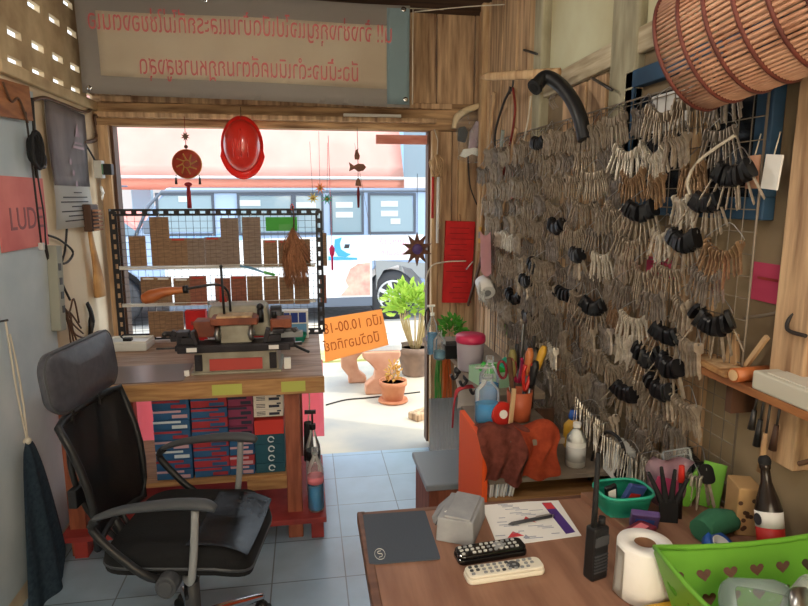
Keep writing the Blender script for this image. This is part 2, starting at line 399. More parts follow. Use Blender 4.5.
# cardboard boxes of locks on the shelf under the bench
BXC = dict(blue=M('blue_carton', (46, 104, 150), .7, col2=(38, 84, 128), scale=5), red=M('red_carton', (186, 58, 66), .7, col2=(160, 46, 56), scale=5),
           purple=M('purple_carton', (134, 52, 84), .7), white=M('white_carton', (226, 216, 204), .7), teal=M('teal_carton', (34, 92, 108), .7, col2=(28, 76, 92), scale=5),
           stripe=M('pale_print', (200, 160, 168), .7), dark=M('dark_print', (40, 44, 62), .7), crimson=M('crimson_carton', (210, 60, 50), .7), label=M('label_print', (206, 216, 220), .7))
def carton(x, z, w, h, d, body, band, label, style, group):
    t = thing('carton', label, 'box', (x, BY0+.10+d/2+random.uniform(-.004, .006), z), random.uniform(-.012, .012), group)
    MB().box((0, 0, h/2), (w, d, h)).build('box_body', BXC[body], t, .0015)
    m = MB(); y = -d/2-.0008
    if style == 'band': m.box((-w*.12, y, h*.8), (w*.76, .001, h*.22)); m.box((w*.22, y, h*.3), (w*.42, .001, h*.34))
    elif style == 'ring':
        m.prism(circ(h*.34, 16), .001, RX, (w*.05, y+.001, h*.5)); m.mi = 1; m.prism(circ(h*.22, 16), .0012, RX, (w*.05, y+.0008, h*.5)); m.box((w*.1, y-.0006, h*.42), (h*.5, .001, h*.18))
    elif style == 'text':
        for i in range(3): m.box((-w*.25, y, h*(.28+.2*i)), (w*.3, .001, h*.08))
        m.box((w*.2, y, h*.38), (w*.36, .001, h*.36)); m.box((w*.36, y, h*.74), (w*.14, .001, h*.2))
    m.build('printed_panel', [BXC[band], BXC[body]], t)
    return t
cz = .288; nm = ['lowest', 'second from the bottom', 'third up', 'fourth up', 'fifth up', 'sixth up', 'seventh up', 'topmost']
for k in range(8):
    carton(-.59, cz+.0455*k, .150, .044, .2, 'blue', ('stripe', 'red', 'label')[k % 3], f'blue carton in the leftmost stack under the workbench, {nm[k]}', 'band', 'cartons stacked under the bench')
for k in range(8):
    carton(-.434, cz+.0455*k, .150, .044, .2, ('blue', 'red')[k % 2], ('red', 'blue')[k % 2], f'{("blue", "red")[k % 2]} carton in the second stack under the bench, {nm[k]}', 'band', 'cartons stacked under the bench')
for k in range(4):
    carton(-.303, cz+.0455*k, .105, .044, .19, ('blue', 'red', 'blue', 'blue')[k], 'stripe', f'narrow {("blue", "red", "blue", "blue")[k]} carton in the third stack, {nm[k]}, under the bench', 'band', 'cartons stacked under the bench')
for k in range(4):
    carton(-.303, cz+.182+.0455*k, .105, .044, .2, 'purple', 'dark', f'purple carton in the third stack under the bench, {("lowest", "second lowest", "second highest", "highest")[k]} of the purple ones', 'band', 'cartons stacked under the bench')
for k in range(4):
    carton(-.184, cz+.0455*k, .128, .044, .19, 'teal', 'label', f'dark teal carton with a ring emblem, {("lowest", "second lowest", "second highest", "highest")[k]} of the four', 'ring', 'cartons stacked under the bench')
carton(-.184, cz+.182, .126, .065, .16, 'crimson', 'red', 'plain crimson carton lying on the four teal cartons', 'none', 'cartons stacked under the bench')
shelf2 = box_obj('upper_shelf', L(wb, -.184, BY0+.22, cz+.257), (.13, .2, .008), 'wood_leg', wb)
for k in range(3):
    carton(-.184, cz+.262+.034*k, .126, .033, .17, 'white', 'dark', f'white printed carton, {("lowest", "middle", "topmost")[k]} of three under the bench top', 'text', 'white cartons under the bench')

# water bottles on the lower shelf
def bottle(name, label, loc, h, r, liquid, fill, cap, cat='bottle', pump=False, group=None, lab=None, sx=1, sy=1):
    t = thing(name, label, cat, loc, random.uniform(-.4, .4), group)
    MB().lathe([(r*.9, 0), (r, .01), (r, h*.62), (r*.96, h*.68), (r*.42, h*.84), (r*.36, h*.87), (r*.36, h*.92)], sx=sx, sy=sy).build('bottle_body', 'clear', t)
    if fill: MB().lathe([(r*.86, .004), (r*.95, .012), (r*.95, h*fill)], sx=sx, sy=sy).build('liquid', liquid, t)
    if pump:
        m = MB(); m.cyl((0, 0, h*.9), (0, 0, h*.97), r*.44); m.cyl((0, 0, h*.97), (0, 0, h*1.12), r*.14); m.box((-r*.25, 0, h*1.13), (r*1.5, r*.45, h*.045)); m.build('pump_head', cap, t, .001)
    else:
        m = MB(); m.cyl((0, 0, h*.9), (0, 0, h), r*.42); m.build('cap', cap, t, .001)
    if lab: MB().lathe([(r*1.01, h*lab[0]), (r*1.01, h*lab[1])], sx=sx, sy=sy).build('bottle_label', lab[2], t)
    return t
LIQ = M('aqua_liquid', (0, 150, 214), .25, spec=.2)
bottle('water_bottle', 'clear bottle half full of blue liquid beside the bench leg', (.012, 2.545, .126), .29, .036, LIQ, .42, 'clear', lab=(.45, .56, 'pink'))
bottle('spray_bottle', 'clear pump bottle with black head behind the blue water bottle', (.005, 2.68, .126), .36, .034, LIQ, .0, 'black', pump=True, lab=(.5, .62, 'black'))
# black folded umbrella-like pouch hanging on the leg
hb = thing('black_pouch', 'dark pouch hanging on the right end of the bench behind the bottles', 'pouch', (-.015, 2.76, .36))
MB().box((0, 0, 0), (.05, .03, .2), top=.8).build('pouch_body', 'black', hb, .01)
MB().tube([(0, 0, .1), (.01, 0, .2), (.005, 0, .3)], .003, spline=4).build('strap', 'cable_white', hb)

# ================================================================== DISPLAY RACK ON THE BENCH
RKY = 3.32
rk = thing('display_rack', 'black slotted angle rack with wire mesh on the back of the bench', 'display rack', (-.455, RKY, BZ))
RX0, RX1, RH = -.515, .525, .69
def slotted(m, a, b, w, ax):
    """perforated strip from a to b; ax is the width direction"""
    a, b, ax = Vector(a), Vector(b), Vector(ax); d = b-a; n = max(2, int(d.length/.05)); t = d.normalized()
    nrm = t.cross(ax); R = Matrix((ax, nrm, t)).transposed()
    for s in (-1, 1): m.box((a+b)/2+ax*(s*w*.34), (w*.32, .003, d.length), R)
    for i in range(n+1): m.box(a+d*(i/n), (w*.4, .003, .026), R)
BLK = M('rack_black_steel', (40, 40, 44), .5, .3)
for x in (RX0, RX1):
    m = MB(); slotted(m, (x, 0, .014), (x, 0, RH-.014), .036, (1, 0, 0)); m.box((x+(.018 if x > 0 else -.018), .016, RH/2), (.003, .034, RH)); m.build('post', BLK, rk)
m = MB(); slotted(m, (RX0, -.004, RH-.018), (RX1, -.004, RH-.018), .036, (0, 0, 1)); m.build('top_rail', BLK, rk)
m = MB(); slotted(m, (RX0, -.004, .02), (RX1, -.004, .02), .036, (0, 0, 1)); m.build('bottom_rail', BLK, rk)
m = MB(); x = RX0+.03
while x < RX1: m.cyl((x, .004, .02), (x, .004, RH-.02), .0011, n=5); x += .036
z = .05
while z < RH: m.cyl((RX0, .006, z), (RX1, .006, z), .0011, n=5); z += .036
m.build('wire_mesh', 'iron', rk)
for z in (.19, .385):
    m = MB(); m.box((0, -.012, z), (RX1-RX0-.04, .008, .012)); m.cyl((RX0+.02, -.03, z+.012), (RX1-.02, -.03, z+.012), .003, n=6); m.build('shelf_rail', 'wire_white', rk)
# key blank packets hung on the mesh
CARD = [M('brown_card', (158, 126, 98), .8, col2=(130, 102, 80), scale=9, stretch=(3, 3, 20)), M('grey_brown_card', (152, 134, 122), .8, col2=(126, 110, 100), scale=9, stretch=(3, 3, 20)),
        M('reddish_card', (164, 104, 86), .8, col2=(134, 84, 70), scale=9, stretch=(3, 3, 20))]
LINE = M('card_line', (92, 72, 58), .8)
def packet(px0, px1, py0, py1, where, k, head=None, y=RKY-.024):
    a, c = P(px0, py1, Y=y), P(px1, py0, Y=y); w, h = c.x-a.x, c.z-a.z
    t = thing('key_packet', f'{("brown", "grey-brown", "reddish brown")[k]} packet hung on the rack, {where}', 'packet', ((a.x+c.x)/2, y, a.z), random.uniform(-.03, .03), 'key packets on the rack')
    MB().box((0, 0, h/2), (w, .014, h)).build('card', CARD[k], t, .001)
    m = MB()
    n = max(3, int(h/.02))
    for i in range(1, n): m.box((0, -.0075, h*i/n), (w*.92, .001, .0012))
    for i in (-.17, .17): m.box((w*i, -.0075, h/2), (.001, .001, h*.94))
    m.build('grid_print', LINE, t)
    if head: MB().box((0, -.0078, h-.008), (w*.7, .0012, .008)).build('header_print', head, t)
    m = MB(); m.tube([(0, 0, h-.002), (0, .004, h+.012), (0, .016, h+.014)], .0012, 5, spline=3); m.build('hook', 'wire_white', t)
row1 = [(131, 145, 236, 266), (153, 168, 217, 266), (171, 187, 238, 266), (188.5, 204, 238, 266), (206, 221, 237, 266), (222.5, 238, 218, 266), (244, 260, 217, 266), (264, 277, 240, 266), (279, 293, 240, 266), (295, 310, 239, 266)]
for i, q in enumerate(row1): packet(*q, f'{ORD[i]} from the left in the top row', (0, 0, 0, 1, 1, 1, 1, 0, 0, 0)[i], (None, None, 'red', None, 'red', None, None, 'red', 'red', None)[i])
row2 = [(142.5, 156, 277, 304), (157.5, 171, 277, 304), (175, 189.5, 278, 305), (191, 206, 276, 304), (216, 230, 278, 304), (232, 246, 276, 304), (248, 262, 276, 304), (264.5, 278, 276, 304), (280, 293, 277, 304), (295, 309, 277, 304)]
for i, q in enumerate(row2): packet(*q, f'{ORD[i]} from the left in the middle row', (0, 0, 0, 2, 2, 2, 0, 0, 0, 0)[i], ('paper', 'paper', 'paper', 'red', None, 'red', None, 'paper', None, None)[i])
for i, q in enumerate([(150, 165, 311, 337), (167, 183, 311, 337)]): packet(*q, f'{("left", "right")[i]} of the two in the bottom row', 0, None)
packet(320.5, 326.5, 233, 266, 'narrow, beside the right post, higher', 0, y=RKY+.02); packet(320.5, 326, 275, 303, 'narrow, beside the right post, lower', 2, y=RKY+.02)
for i, q in enumerate([(187, 206, 310, 332, 'red_paper'), (254, 271, 310, 331, 'red_paper')]):
    a, c = P(q[0], q[3], Y=RKY-.06), P(q[1], q[2], Y=RKY-.06)
    t = thing('red_box', ('red carton on the rack shelf behind the lever handle', 'red carton on the rack shelf left of the blue display box')[i], 'box', ((a.x+c.x)/2, RKY-.06, BZ+.002))
    MB().box((0, 0, (c.z-BZ)/2), (c.x-a.x, .05, c.z-BZ)).build('carton_body', q[4], t, .001)
    MB().box((0, -.0258, (c.z-BZ)*.6), (.05, .001, .02)).build('printed_panel', 'wood_red', t)
a, c = P(273, 331, Y=RKY-.06), P(308, 310, Y=RKY-.06)
t = thing('display_box', 'blue and white display box of small packs at the right of the rack', 'box', ((a.x+c.x)/2, RKY-.06, BZ+.002)); h = c.z-BZ
MB().box((0, 0, h/2), (c.x-a.x, .06, h)).build('carton_body', 'white', t, .001)
m = MB()
for i in range(4): m.box((-.065+.043*i, -.031, h*.76), (.038, .002, h*.36))
m.build('pack_print', M('deep_blue_print', (36, 66, 150), .5), t); MB().box((0, -.0312, h*.36), (.17, .002, h*.34)).build('lower_print', 'lblue', t)
t = thing('plastic_tray', 'turquoise plastic tray on the bench before the blue display box', 'tray', (P(294, 333, Z=BZ).x-.02, 3.17, BZ), .1)
m = MB(); 
for rx, ry, z in ((.08, .045, 0), (.09, .052, .035)): pass
m.sheet(lambda u, v: ((.075+.017*v)*math.copysign(abs(math.cos(2*PI*u))**.5, math.cos(2*PI*u)), (.042+.01*v)*math.copysign(abs(math.sin(2*PI*u))**.5, math.sin(2*PI*u)), .04*v), 40, 3, thick=.002)
m.box((0, 0, .002), (.14, .075, .003)); m.build('tray_shell', 'teal', t)
m = MB(); 
for i in range(7): m.box((-.06+.02*i, random.uniform(-.02, .02), .018), (.012, .03, .02), (0, .3*random.random(), random.random()))
m.build('contents', 'lblue', t)

# green card, feather duster and toothbrush-like brush on the rack
a, c = P(266, 231, Y=RKY-.028), P(297, 217, Y=RKY-.028)
t = thing('green_card', 'bright green card tucked under the top rail of the rack', 'card', ((a.x+c.x)/2, RKY-.028, a.z))
MB().box((0, 0, (c.z-a.z)/2), (c.x-a.x, .004, c.z-a.z)).build('card_sheet', M('bright_green_card', (64, 170, 60), .6), t); MB().box((.02, -.0028, .02), (.07, .001, .03)).build('card_print', 'green', t)
t = thing('feather_duster', 'brown feather duster hanging by a red loop from the rack', 'duster', P(292, 210, Y=RKY-.10))
FE = M('brown_feather', (176, 122, 88), .85, col2=(134, 88, 60), scale=40, stretch=(6, 6, 1))
m = MB(); m.tube([(0, .01, .02), (.008, 0, -.03), (.004, 0, -.12)], .004, 6, spline=4); m.build('handle', 'wood_dark', t)
m = MB(); m.tube([(0, .01, .03), (-.008, .01, .015), (0, .01, 0), (.008, .01, .015)], .0025, 6, closed=True, spline=4); m.build('hanging_loop', 'red', t)
m = MB()
for i in range(330):
    a = random.uniform(0, 2*PI); r0 = .006*random.random(); f = random.random()**.7; rr = .02+.075*f
    p0 = Vector((r0*math.cos(a), r0*math.sin(a), -.09-.04*random.random())); ln = .13+.17*random.random()
    p1 = p0+Vector((rr*.6*math.cos(a), rr*.5*math.sin(a), -ln*.55)); p2 = p0+Vector((rr*math.cos(a)*(1.25-ln*2.2)+.015, rr*.7*math.sin(a), -ln))
    m.tube([p0, p1, p2+Vector((0, 0, .004))], [.001, .0042, .0008], 5, flat=.35, spline=2)
m.build('feathers', FE, t)
t = thing('green_brush', 'green and blue handled brush lying across the rack mesh', 'brush', P(240, 266, Y=RKY-.05), rot=(0, .28, 0))
m = MB(); m.tube([(0, 0, 0), (.06, 0, .004), (.13, 0, -.002)], [.004, .007, .004], 8, spline=4, flat=.6); m.build('handle', 'lblue', t)
m = MB(); m.box((.155, 0, 0), (.06, .012, .014)); m.build('brush_head', 'green', t, .003)
# ================================================================== KEY CUTTING MACHINE
mc = thing('key_cutting_machine', 'grey duplicating machine with red plate, clamps and wooden lever on the workbench', 'key machine', (P(236, 376, Z=BZ).x, 2.72, BZ))
MG = M('machine_grey', (166, 160, 142), .5, .1, col2=(138, 132, 116), scale=12); MD = M('machine_dark_steel', (58, 54, 58), .45, .6, col2=(40, 38, 42), scale=10)
MR = M('worn_red_brown', (150, 82, 54), .6, col2=(112, 58, 40), scale=14)
RP = M('red_nameplate', (176, 60, 52), .5)
m = MB(); m.box((0, .02, .05), (.36, .26, .10), top=.94); m.box((0, .02, .006), (.38, .28, .012)); m.build('base_casting', MG, mc, .006)
MB().box((0, -.1195, .045), (.22, .006, .05), (-.06, 0, 0)).build('nameplate', RP, mc, .001)
m = MB()
for x in (-.155, .155): m.box((x, -.118, .055), (.03, .012, .07)); m.cyl((x, -.126, .07), (x, -.116, .07), .006)
m.build('bracket', MD, mc, .002)
m = MB(); m.box((0, -.06, .118), (.5, .1, .024)); m.box((-.005, -.112, .112), (.47, .012, .03)); m.build('carriage', MD, mc, .004)
for x in (-.18, .16): MB().box((x, -.1195, .113), (.042, .002, .018)).build('scale_label', 'paper', mc)
m = MB(); m.cyl((-.25, -.06, .112), (.28, -.06, .112), .008); m.build('slide_rod', 'steel', mc)
def vise(x, s):
    m = MB(); m.box((x, -.06, .145), (.06, .07, .03)); m.box((x+s*.02, -.06, .175), (.05, .06, .02)); m.box((x-s*.03, -.085, .16), (.02, .05, .06), (0, s*.25, 0))
    m.build('vise_clamp', MD, mc, .003)
    m = MB(); m.cyl((x+s*.03, -.06, .17), (x+s*.10, -.06, .175), .011); m.tube([(x+s*.09, -.10, .18), (x+s*.10, -.06, .175), (x+s*.09, -.02, .165)], .006, 8, spline=3)
    m.ball((x+s*.09, -.10, .18), .010); m.ball((x+s*.09, -.02, .165), .010); m.build('wing_screw', 'iron', mc)
vise(-.2, -1); vise(.16, 1)
m = MB(); m.box((-.245, -.065, .155), (.05, .045, .022)); m.box((-.262, -.065, .17), (.02, .03, .04), (0, .4, 0)); m.box((-.22, -.065, .135), (.05, .05, .05)); m.build('end_clamp', MD, mc, .003)
m = MB(); m.box((.205, -.055, .155), (.16, .03, .028)); m.build('tracer_bar', 'grey', mc, .003)
# cutter block with brown cover
m = MB(); m.box((0, -.02, .155), (.13, .12, .10)); m.build('cutter_block', MG, mc, .005)
MB().box((-.005, -.03, .222), (.2, .12, .03)).build('cutter_cover', MR, mc, .005)
MB().box((-.005, -.035, .241), (.15, .09, .01)).build('cover_tray', 'wood_pale', mc, .002)
m = MB()
for x in (-.075, .065):
    m.cyl((x-.008, -.085, .17), (x+.008, -.085, .17), .03, n=28); m.cyl((x-.014, -.085, .17), (x+.014, -.085, .17), .012)
m.build('cutting_wheel', 'steel', mc)
for x in (-.135, .19): MB().box((x, -.0, .185), (.09, .1, .07)).build('side_housing', MR, mc, .005)
# motor housing behind
m = MB(); m.box((0, .1, .2), (.3, .15, .14), top=.82); m.build('motor_housing', MG, mc, .012)
m = MB(); m.cyl((.14, .08, .21), (.19, .08, .21), .05, n=24); m.cyl((.19, .08, .21), (.2, .08, .21), .02); m.build('pulley', 'iron', mc, .002)
m = MB(); m.cyl((.1, .0, .2), (.1, .0, .26), .014); m.ball((.1, 0, .27), .016); m.cyl((.16, -.01, .22), (.16, -.01, .25), .012); m.build('knob', 'black', mc)
m = MB(); m.cyl((-.052, -.02, .235), (-.056, -.02, .45), .0055); m.ball((-.056, -.02, .455), .0075); m.build('upright_rod', 'black', mc)
m = MB(); m.tube([(-.03, .02, .25), (-.035, .0, .34), (-.075, -.015, .375), (-.15, -.03, .37), (-.2, -.035, .362)], .0055, 8, spline=6); m.build('lever_arm', 'black', mc)
lh = MB().tube([(-.2, -.035, .362), (-.225, -.036, .358), (-.29, -.04, .352), (-.345, -.043, .335), (-.375, -.045, .325), (-.385, -.045, .322)], [.013, .014, .021, .029, .022, .005], 14, spline=4).build('lever_handle', 'wood_handle', mc)
m = MB(); m.cyl((-.195, -.035, .362), (-.215, -.036, .36), .017); m.build('ferrule', 'black', lh)
m = MB(); m.tube([(.22, -.09, .125), (.27, -.12, .105), (.31, -.14, .09)], .006, 8, spline=3); m.build('feed_handle', 'black', mc)
m = MB(); m.tube([(-.33, -.08, .115), (-.25, -.08, .115)], .004, 6); m.build('stop_rod', 'iron', mc)
m = MB(); m.box((.215, -.1, .035), (.03, .02, .05)); m.build('switch_box', 'white', mc, .003)

# things stuck between machine and rack
t = thing('red_scissors', 'red striped blade cutter standing behind the machine rod', 'cutter', (P(236, 340, Z=BZ).x, 3.05, BZ), rot=(0, -.12, 0))
m = MB(); m.prism([(-.012, 0), (.012, 0), (.02, .24), (.0, .34), (-.016, .24)], .006, RX, (0, 0, 0)); m.build('blade_cover', 'red', t, .001)
m = MB(); m.box((.002, -.007, .17), (.006, .002, .2)); m.build('stripe', 'white', t)
t = thing('marker_pen', 'green marker pen standing behind the key cutting machine', 'pen', P(245, 316, Y=3.06)); t.location.z = BZ+.09
m = MB(); m.cyl((0, 0, -.088), (0, 0, .06), .008); m.build('barrel', 'green', t); m = MB(); m.cyl((0, 0, .06), (0, 0, .1), .0085, .007); m.build('cap', M('dark_green_plastic', (24, 120, 60), .4), t)
t = thing('clear_bag', 'crumpled clear plastic bag standing behind the lever of the machine', 'bag', (P(213, 312, Y=3.1).x, 3.1, BZ+.001))
MB().lathe([(.03, 0), (.034, .06), (.03, .14), (.022, .2), (.026, .24)], n=12, sy=.6).build('bag_skin', 'clear', t)
m = MB()
for i in range(9): m.box((random.uniform(-.016, .016), random.uniform(-.008, .008), .03+.018*i), (.02, .01, .014), (random.random(), random.random(), 0))
m.build('contents', 'grey', t)

# white tray with black clip, clear sheet
t = thing('white_tray', 'white plastic box with black clip on the left end of the bench', 'tray', (P(135, 344, Z=BZ).x, 3.15, BZ), -.05)
m = MB(); m.box((0, 0, .02), (.2, .14, .04), top=1.04); m.build('tray_body', M('frosted_white', (222, 226, 224), .35), t, .006)
m = MB(); m.frame(.2, .14, .008, .01, None, (0, 0, .04)); m.build('tray_rim', 'white', t, .002)
m = MB(); m.box((0, -.02, .052), (.04, .03, .016)); m.tube([(-.02, -.02, .055), (-.03, -.03, .07), (-.015, -.04, .075)], .004, 6, spline=3); m.build('clip', 'black', t, .003)
t = thing('plastic_sheet', 'thin grey plastic cutting sheet lying on the left of the bench', 'sheet', (-.70, 2.66, BZ+.0005), .02)
MB().prism(rrect(.36, .27, .01), .003).build('sheet_body', M('smoke_plastic', (112, 96, 92), .3), t)
t = thing('small_chip', 'small white card at the corner of the machine on the bench', 'card', (P(191, 370, Z=BZ).x, 2.6, BZ+.001), .3)
MB().box((0, 0, .012), (.02, .012, .024)).build('card_body', 'paper', t, .001)

# ================================================================== OFFICE CHAIR
ch = thing('office_chair', 'black mesh office chair with grey leather headrest and chrome base', 'chair', (-.40, 1.885, 0), math.radians(-9)); ch.scale = (.88, .84, .96)
LE = M('black_leather', (44, 44, 48), .2, col2=(30, 30, 33), scale=30, bump=.08); HL = M('grey_leather', (74, 74, 82), .4, col2=(62, 62, 70), scale=40, bump=.06)
FB = M('black_fabric', (14, 14, 16), .95, bump=.2, scale=150)
m = MB()
def seat_fn(s, z0, z1):
    pass
prof = rrect(.50, .50, .10, 6)
rings = []
for k, z in ((.90, .415), (.985, .425), (1, .45), (.985, .475), (.93, .492), (.6, .497), (.2, .494)):
    rr = []
    for x, y in prof:
        zz = z - (.035*max(0, (x*k-.12)/.13)**2 if x > .12 else 0) + .018*(abs(y*k)/.25)**2
        rr.append(m.bm.verts.new((x*k+.02, y*k, zz)))
    rings.append(rr)
m.skin(rings); st = m.build('seat', FB, ch)
m = MB(); m.sheet(lambda u, v: ((.04+.205*u)+.02, -.2+.4*v+.0*u, .504 + .018*(abs(v-.5)*.4/.25)**2 - (.035*max(0, ((.04+.205*u)-.12)/.13)**2)), 12, 10, thick=.004); m.build('leather_panel', LE, st)
m = MB(); m.tube([(.24*0+.02+.25*math.copysign(min(1, abs(c)*1.25), c)*0.98 if False else .02+p[0]*.99, p[1]*.99, .447-(.035*max(0, (p[0]-.12)/.13)**2 if p[0] > .12 else 0)+.018*(abs(p[1])/.25)**2) for p in prof for c in (1,)], .006, 6, closed=True); m.build('piping', 'dgrey', st)
# backrest: mesh panel in a bent frame, leaning back
def bk(v, w):
    """point on the back surface: v up 0..1, w across -1..1"""
    z = .50+.40*v; x = -.235-.075*v+.05*math.sin(v*PI)*.6 - .0; half = .222-.03*(1-v)
    return Vector((x-.04*(1-w*w)*.9, w*half, z))
m = MB(); m.sheet(lambda u, v: bk(v, 2*u-1), 18, 16, thick=.004)
net = M('black_mesh_cloth', (24, 24, 27), .7, bump=.3, scale=220)
# woven mesh lets light through between threads
nt = net.node_tree; bs = nt.nodes['Principled BSDF']; bs.inputs['Alpha'].default_value = .97
m.build('mesh_back', net, ch)
m = MB(); loop = [bk(0, w/4) for w in range(-4, 5)]+[bk(v/6, 1) for v in range(1, 7)]+[bk(1, w/4) for w in range(3, -5, -1)]+[bk(v/6, -1) for v in range(5, 0, -1)]
m.tube(loop, .013, 8, closed=True); m.build('back_frame', 'black', ch)
m = MB()
for s in (-1, 1): m.tube([(-.33, s*.09, .93), (-.345, s*.11, .75), (-.32, s*.08, .58), (-.24, s*.05, .46)], .011, 8, spline=5)
m.box((-.33, 0, .64), (.03, .3, .06)); m.build('lumbar_support', 'black', ch, .006)
# headrest cushion
m = MB(); rings = []
hp = rrect(.475, .205, .06, 6)
for k, dx in ((.86, -.022), (.97, -.014), (1, .0), (.97, .014), (.88, .024), (.4, .03)):
    rings.append([m.bm.verts.new((-.325+dx-.10*(y*k)-.5*(x*k)**2*.4+.0, x*k, 1.012+y*k*(1-.25*(x/.22)**2*(y < 0)))) for x, y in hp])
m.skin(rings); hr = m.build('headrest', HL, ch)
m = MB(); m.tube([(-.327+.014-.10*y-.2*x*x, x*.985, 1.012+y*.985*(1-.25*(x/.22)**2*(y < 0))) for x, y in hp], .004, 6, closed=True); m.build('piping', 'dgrey', hr)
# armrests
for s in (-1, 1):
    m = MB(); y = s*.285
    m.tube([(-.19, y, .645), (-.1, y, .672), (.06, y, .69), (.16, y, .688), (.195, y, .675)], [.014, .02, .025, .027, .016], 12, spline=5, flat=.62, ref=(0, 1, 0)); ar = m.build('armrest', 'dgrey', ch)
    m = MB(); m.tube([(.13, y, .672), (.115, y, .52), (.09, y*.93, .43), (.0, y*.4, .41)], .0125, 10, spline=5); m.build('front_strut', 'grey', ar)
    m = MB(); m.tube([(-.18, y, .645), (-.2, y, .61), (-.12, y*.99, .52), (-.02, y*.92, .44), (.02, y*.4, .41)], .0135, 10, spline=5); m.build('rear_strut', 'black', ar)
    m = MB(); m.cyl((.02, y*.80, .425), (.02, y*1.02, .425), .035, n=20); m.cyl((.02, y*1.01, .425), (.02, y*1.04, .425), .024, n=20); m.build('pivot_cap', 'dgrey', ar, .003)
m = MB(); m.box((0, 0, .395), (.2, .16, .04)); m.tube([(-.05, 0, .4), (-.2, 0, .42), (-.27, 0, .5)], .022, 8, spline=4); m.build('tilt_mechanism', 'black', ch, .006)
m = MB(); m.cyl((0, 0, .1), (0, 0, .28), .028); m.cyl((0, 0, .27), (0, 0, .38), .018); m.build('gas_column', 'dgrey', ch)
m = MB(); m.tube([(.02, -.08, .39), (.06, -.22, .385), (.08, -.27, .38)], .007, 8, spline=3); m.build('lift_lever', 'black', ch)
for i in range(5):
    a = 2*PI*i/5+.79; d = Vector((math.cos(a), math.sin(a), 0))
    m = MB(); m.tube([(0, 0, .125), d*.1+Vector((0, 0, .12)), d*.24+Vector((0, 0, .095)), d*.30+Vector((0, 0, .082))], [.026, .022, .017, .013], 10, spline=4, flat=.75); lg = m.build('base_arm', 'chrome', ch)
    m = MB(); e = d*.295; sx = Vector((-d.y, d.x, 0)); tw = Euler((0, 0, random.uniform(0, 3))).to_matrix() @ sx
    for s in (-1, 1): m.cyl(e+tw*(s*.008)+Vector((0, 0, .028)), e+tw*(s*.026)+Vector((0, 0, .028)), .028, n=20)
    m.ball(e+Vector((0, 0, .045)), (.024, .024, .022)); m.cyl(e+Vector((0, 0, .05)), e+Vector((0, 0, .08)), .008); m.build('caster', 'black', lg)

# black laptop-bag strap and a handle sticking up behind the headrest
t = thing('black_strap', 'black folded strap hanging on the wall just behind the headrest', 'strap', (XL+.0, 3.14, .82))
m = MB(); m.tube([(.012, 0, 0), (.02, .02, .1), (.015, -.01, .17)], [.018, .016, .012], 8, spline=4, flat=.4); m.build('strap_body', 'black', t)
# ================================================================== LEFT WALL
WL = XL+.012
t = thing('wall_calendar', 'grey poster with white text panel hanging on the left wall', 'poster', (WL, 3.075, 1.36))
GP = M('poster_grey', (178, 168, 168), .5, col2=(120, 112, 116), scale=2.5, stretch=(1, 2, 1))
MB().sheet(lambda u, v: (.006+.012*math.sin(v*5+u*2)*(1-v), -.24+.48*u, .54*v), 8, 8, thick=.0015).build('poster_sheet', 'paper', t)
MB().sheet(lambda u, v: (.0085+.012*math.sin((.34+.66*v)*5+u*2)*(1-(.34+.66*v)), -.238+.476*u, .19+.348*v), 8, 8, thick=.0012).build('photo_print', GP, t)
m = MB()
for i in range(7): m.box((.021, random.uniform(-.03, .03), .16-.021*i), (.001, (.1, .3, .34, .2, .36, .3, .38)[i], .005))
m.build('small_print', 'ink', t)
m = MB(); m.prism([(-.03, 0), (.03, 0), (0, .06)], .001, LYZ, (.012, .1, .42)); m.box((.0125, .1, .39), (.001, .1, .008)); m.box((.0125, .1, .37), (.001, .14, .012))
for k in range(3): m.prism(circ(.014, 14), .001, LYZ, (.013+.002*k, -.02+.02*k, .3-.05*k))
m.build('poster_mark', M('faded_print', (176, 150, 160), .6), t)

t = thing('pink_sign', 'faded pink cardboard sign with letters on the left wall', 'sign', (WL, 2.545, 1.30))
MB().box((.004, 0, .14), (.005, .40, .27), (0, 0, 0)).build('card', M('faded_pink', (226, 138, 132), .8, col2=(206, 112, 110), scale=4), t)
text('lettering', 'LUDE', .12, M('faded_letter', (150, 96, 100), .8), t, mat4((.0072, .02, .115), (0, 1, 0), (0, 0, 1)))
t = thing('orange_board', 'orange brown wooden board at the upper left edge of the wall', 'board', (WL, 2.50, 1.80))
MB().box((.012, 0, .05), (.022, .34, .13), (.05, 0, 0)).build('plank', 'wood_orange', t, .003)
m = MB(); m.tube([(.026, -.06, .1), (.03, -.02, .04), (.028, .05, .06), (.03, .1, -.02)], .004, 6, spline=5); m.build('wire_stub', 'cable_brown', t)
t = thing('wire_bundle', 'coiled black cable and clamp hanging above the pink sign', 'cable', (WL, 2.63, 1.68))
m = MB()
for k in range(5):
    r = .035+.006*k; m.tube([(.02+.006*k, r*math.cos(a*PI/5)*.8+random.uniform(-.004, .004), r*1.2*math.sin(a*PI/5)) for a in range(10)], .007, 6, closed=True, spline=3)
m.build('coil', 'black_soft', t)
m = MB(); m.tube([(.02, .05, .02), (.03, .09, -.02), (.03, .08, -.06), (.03, .05, -.05)], .009, 8, spline=4); m.build('hook_clamp', 'black', t)
m = MB(); m.tube([(.025, -.03, .14), (.025, -.02, .03), (.022, .0, -.36)], .004, 6, spline=4); m.build('hanging_lead', 'cable', t)
m = MB(); m.box((.022, .0, -.375), (.018, .02, .03)); m.build('plug', 'lgrey', t, .002)
def wire(name, label, pts, r, mat, cat='cable', spline=6):
    t = MB().tube([Vector(p) for p in pts], r, 6, spline=spline).build(name, mat)
    o = pts[0]; me = t.data; me.transform(Matrix.Translation(-Vector(o))); t.location = o
    return tag(t, label, cat)
WX0 = XL+.016
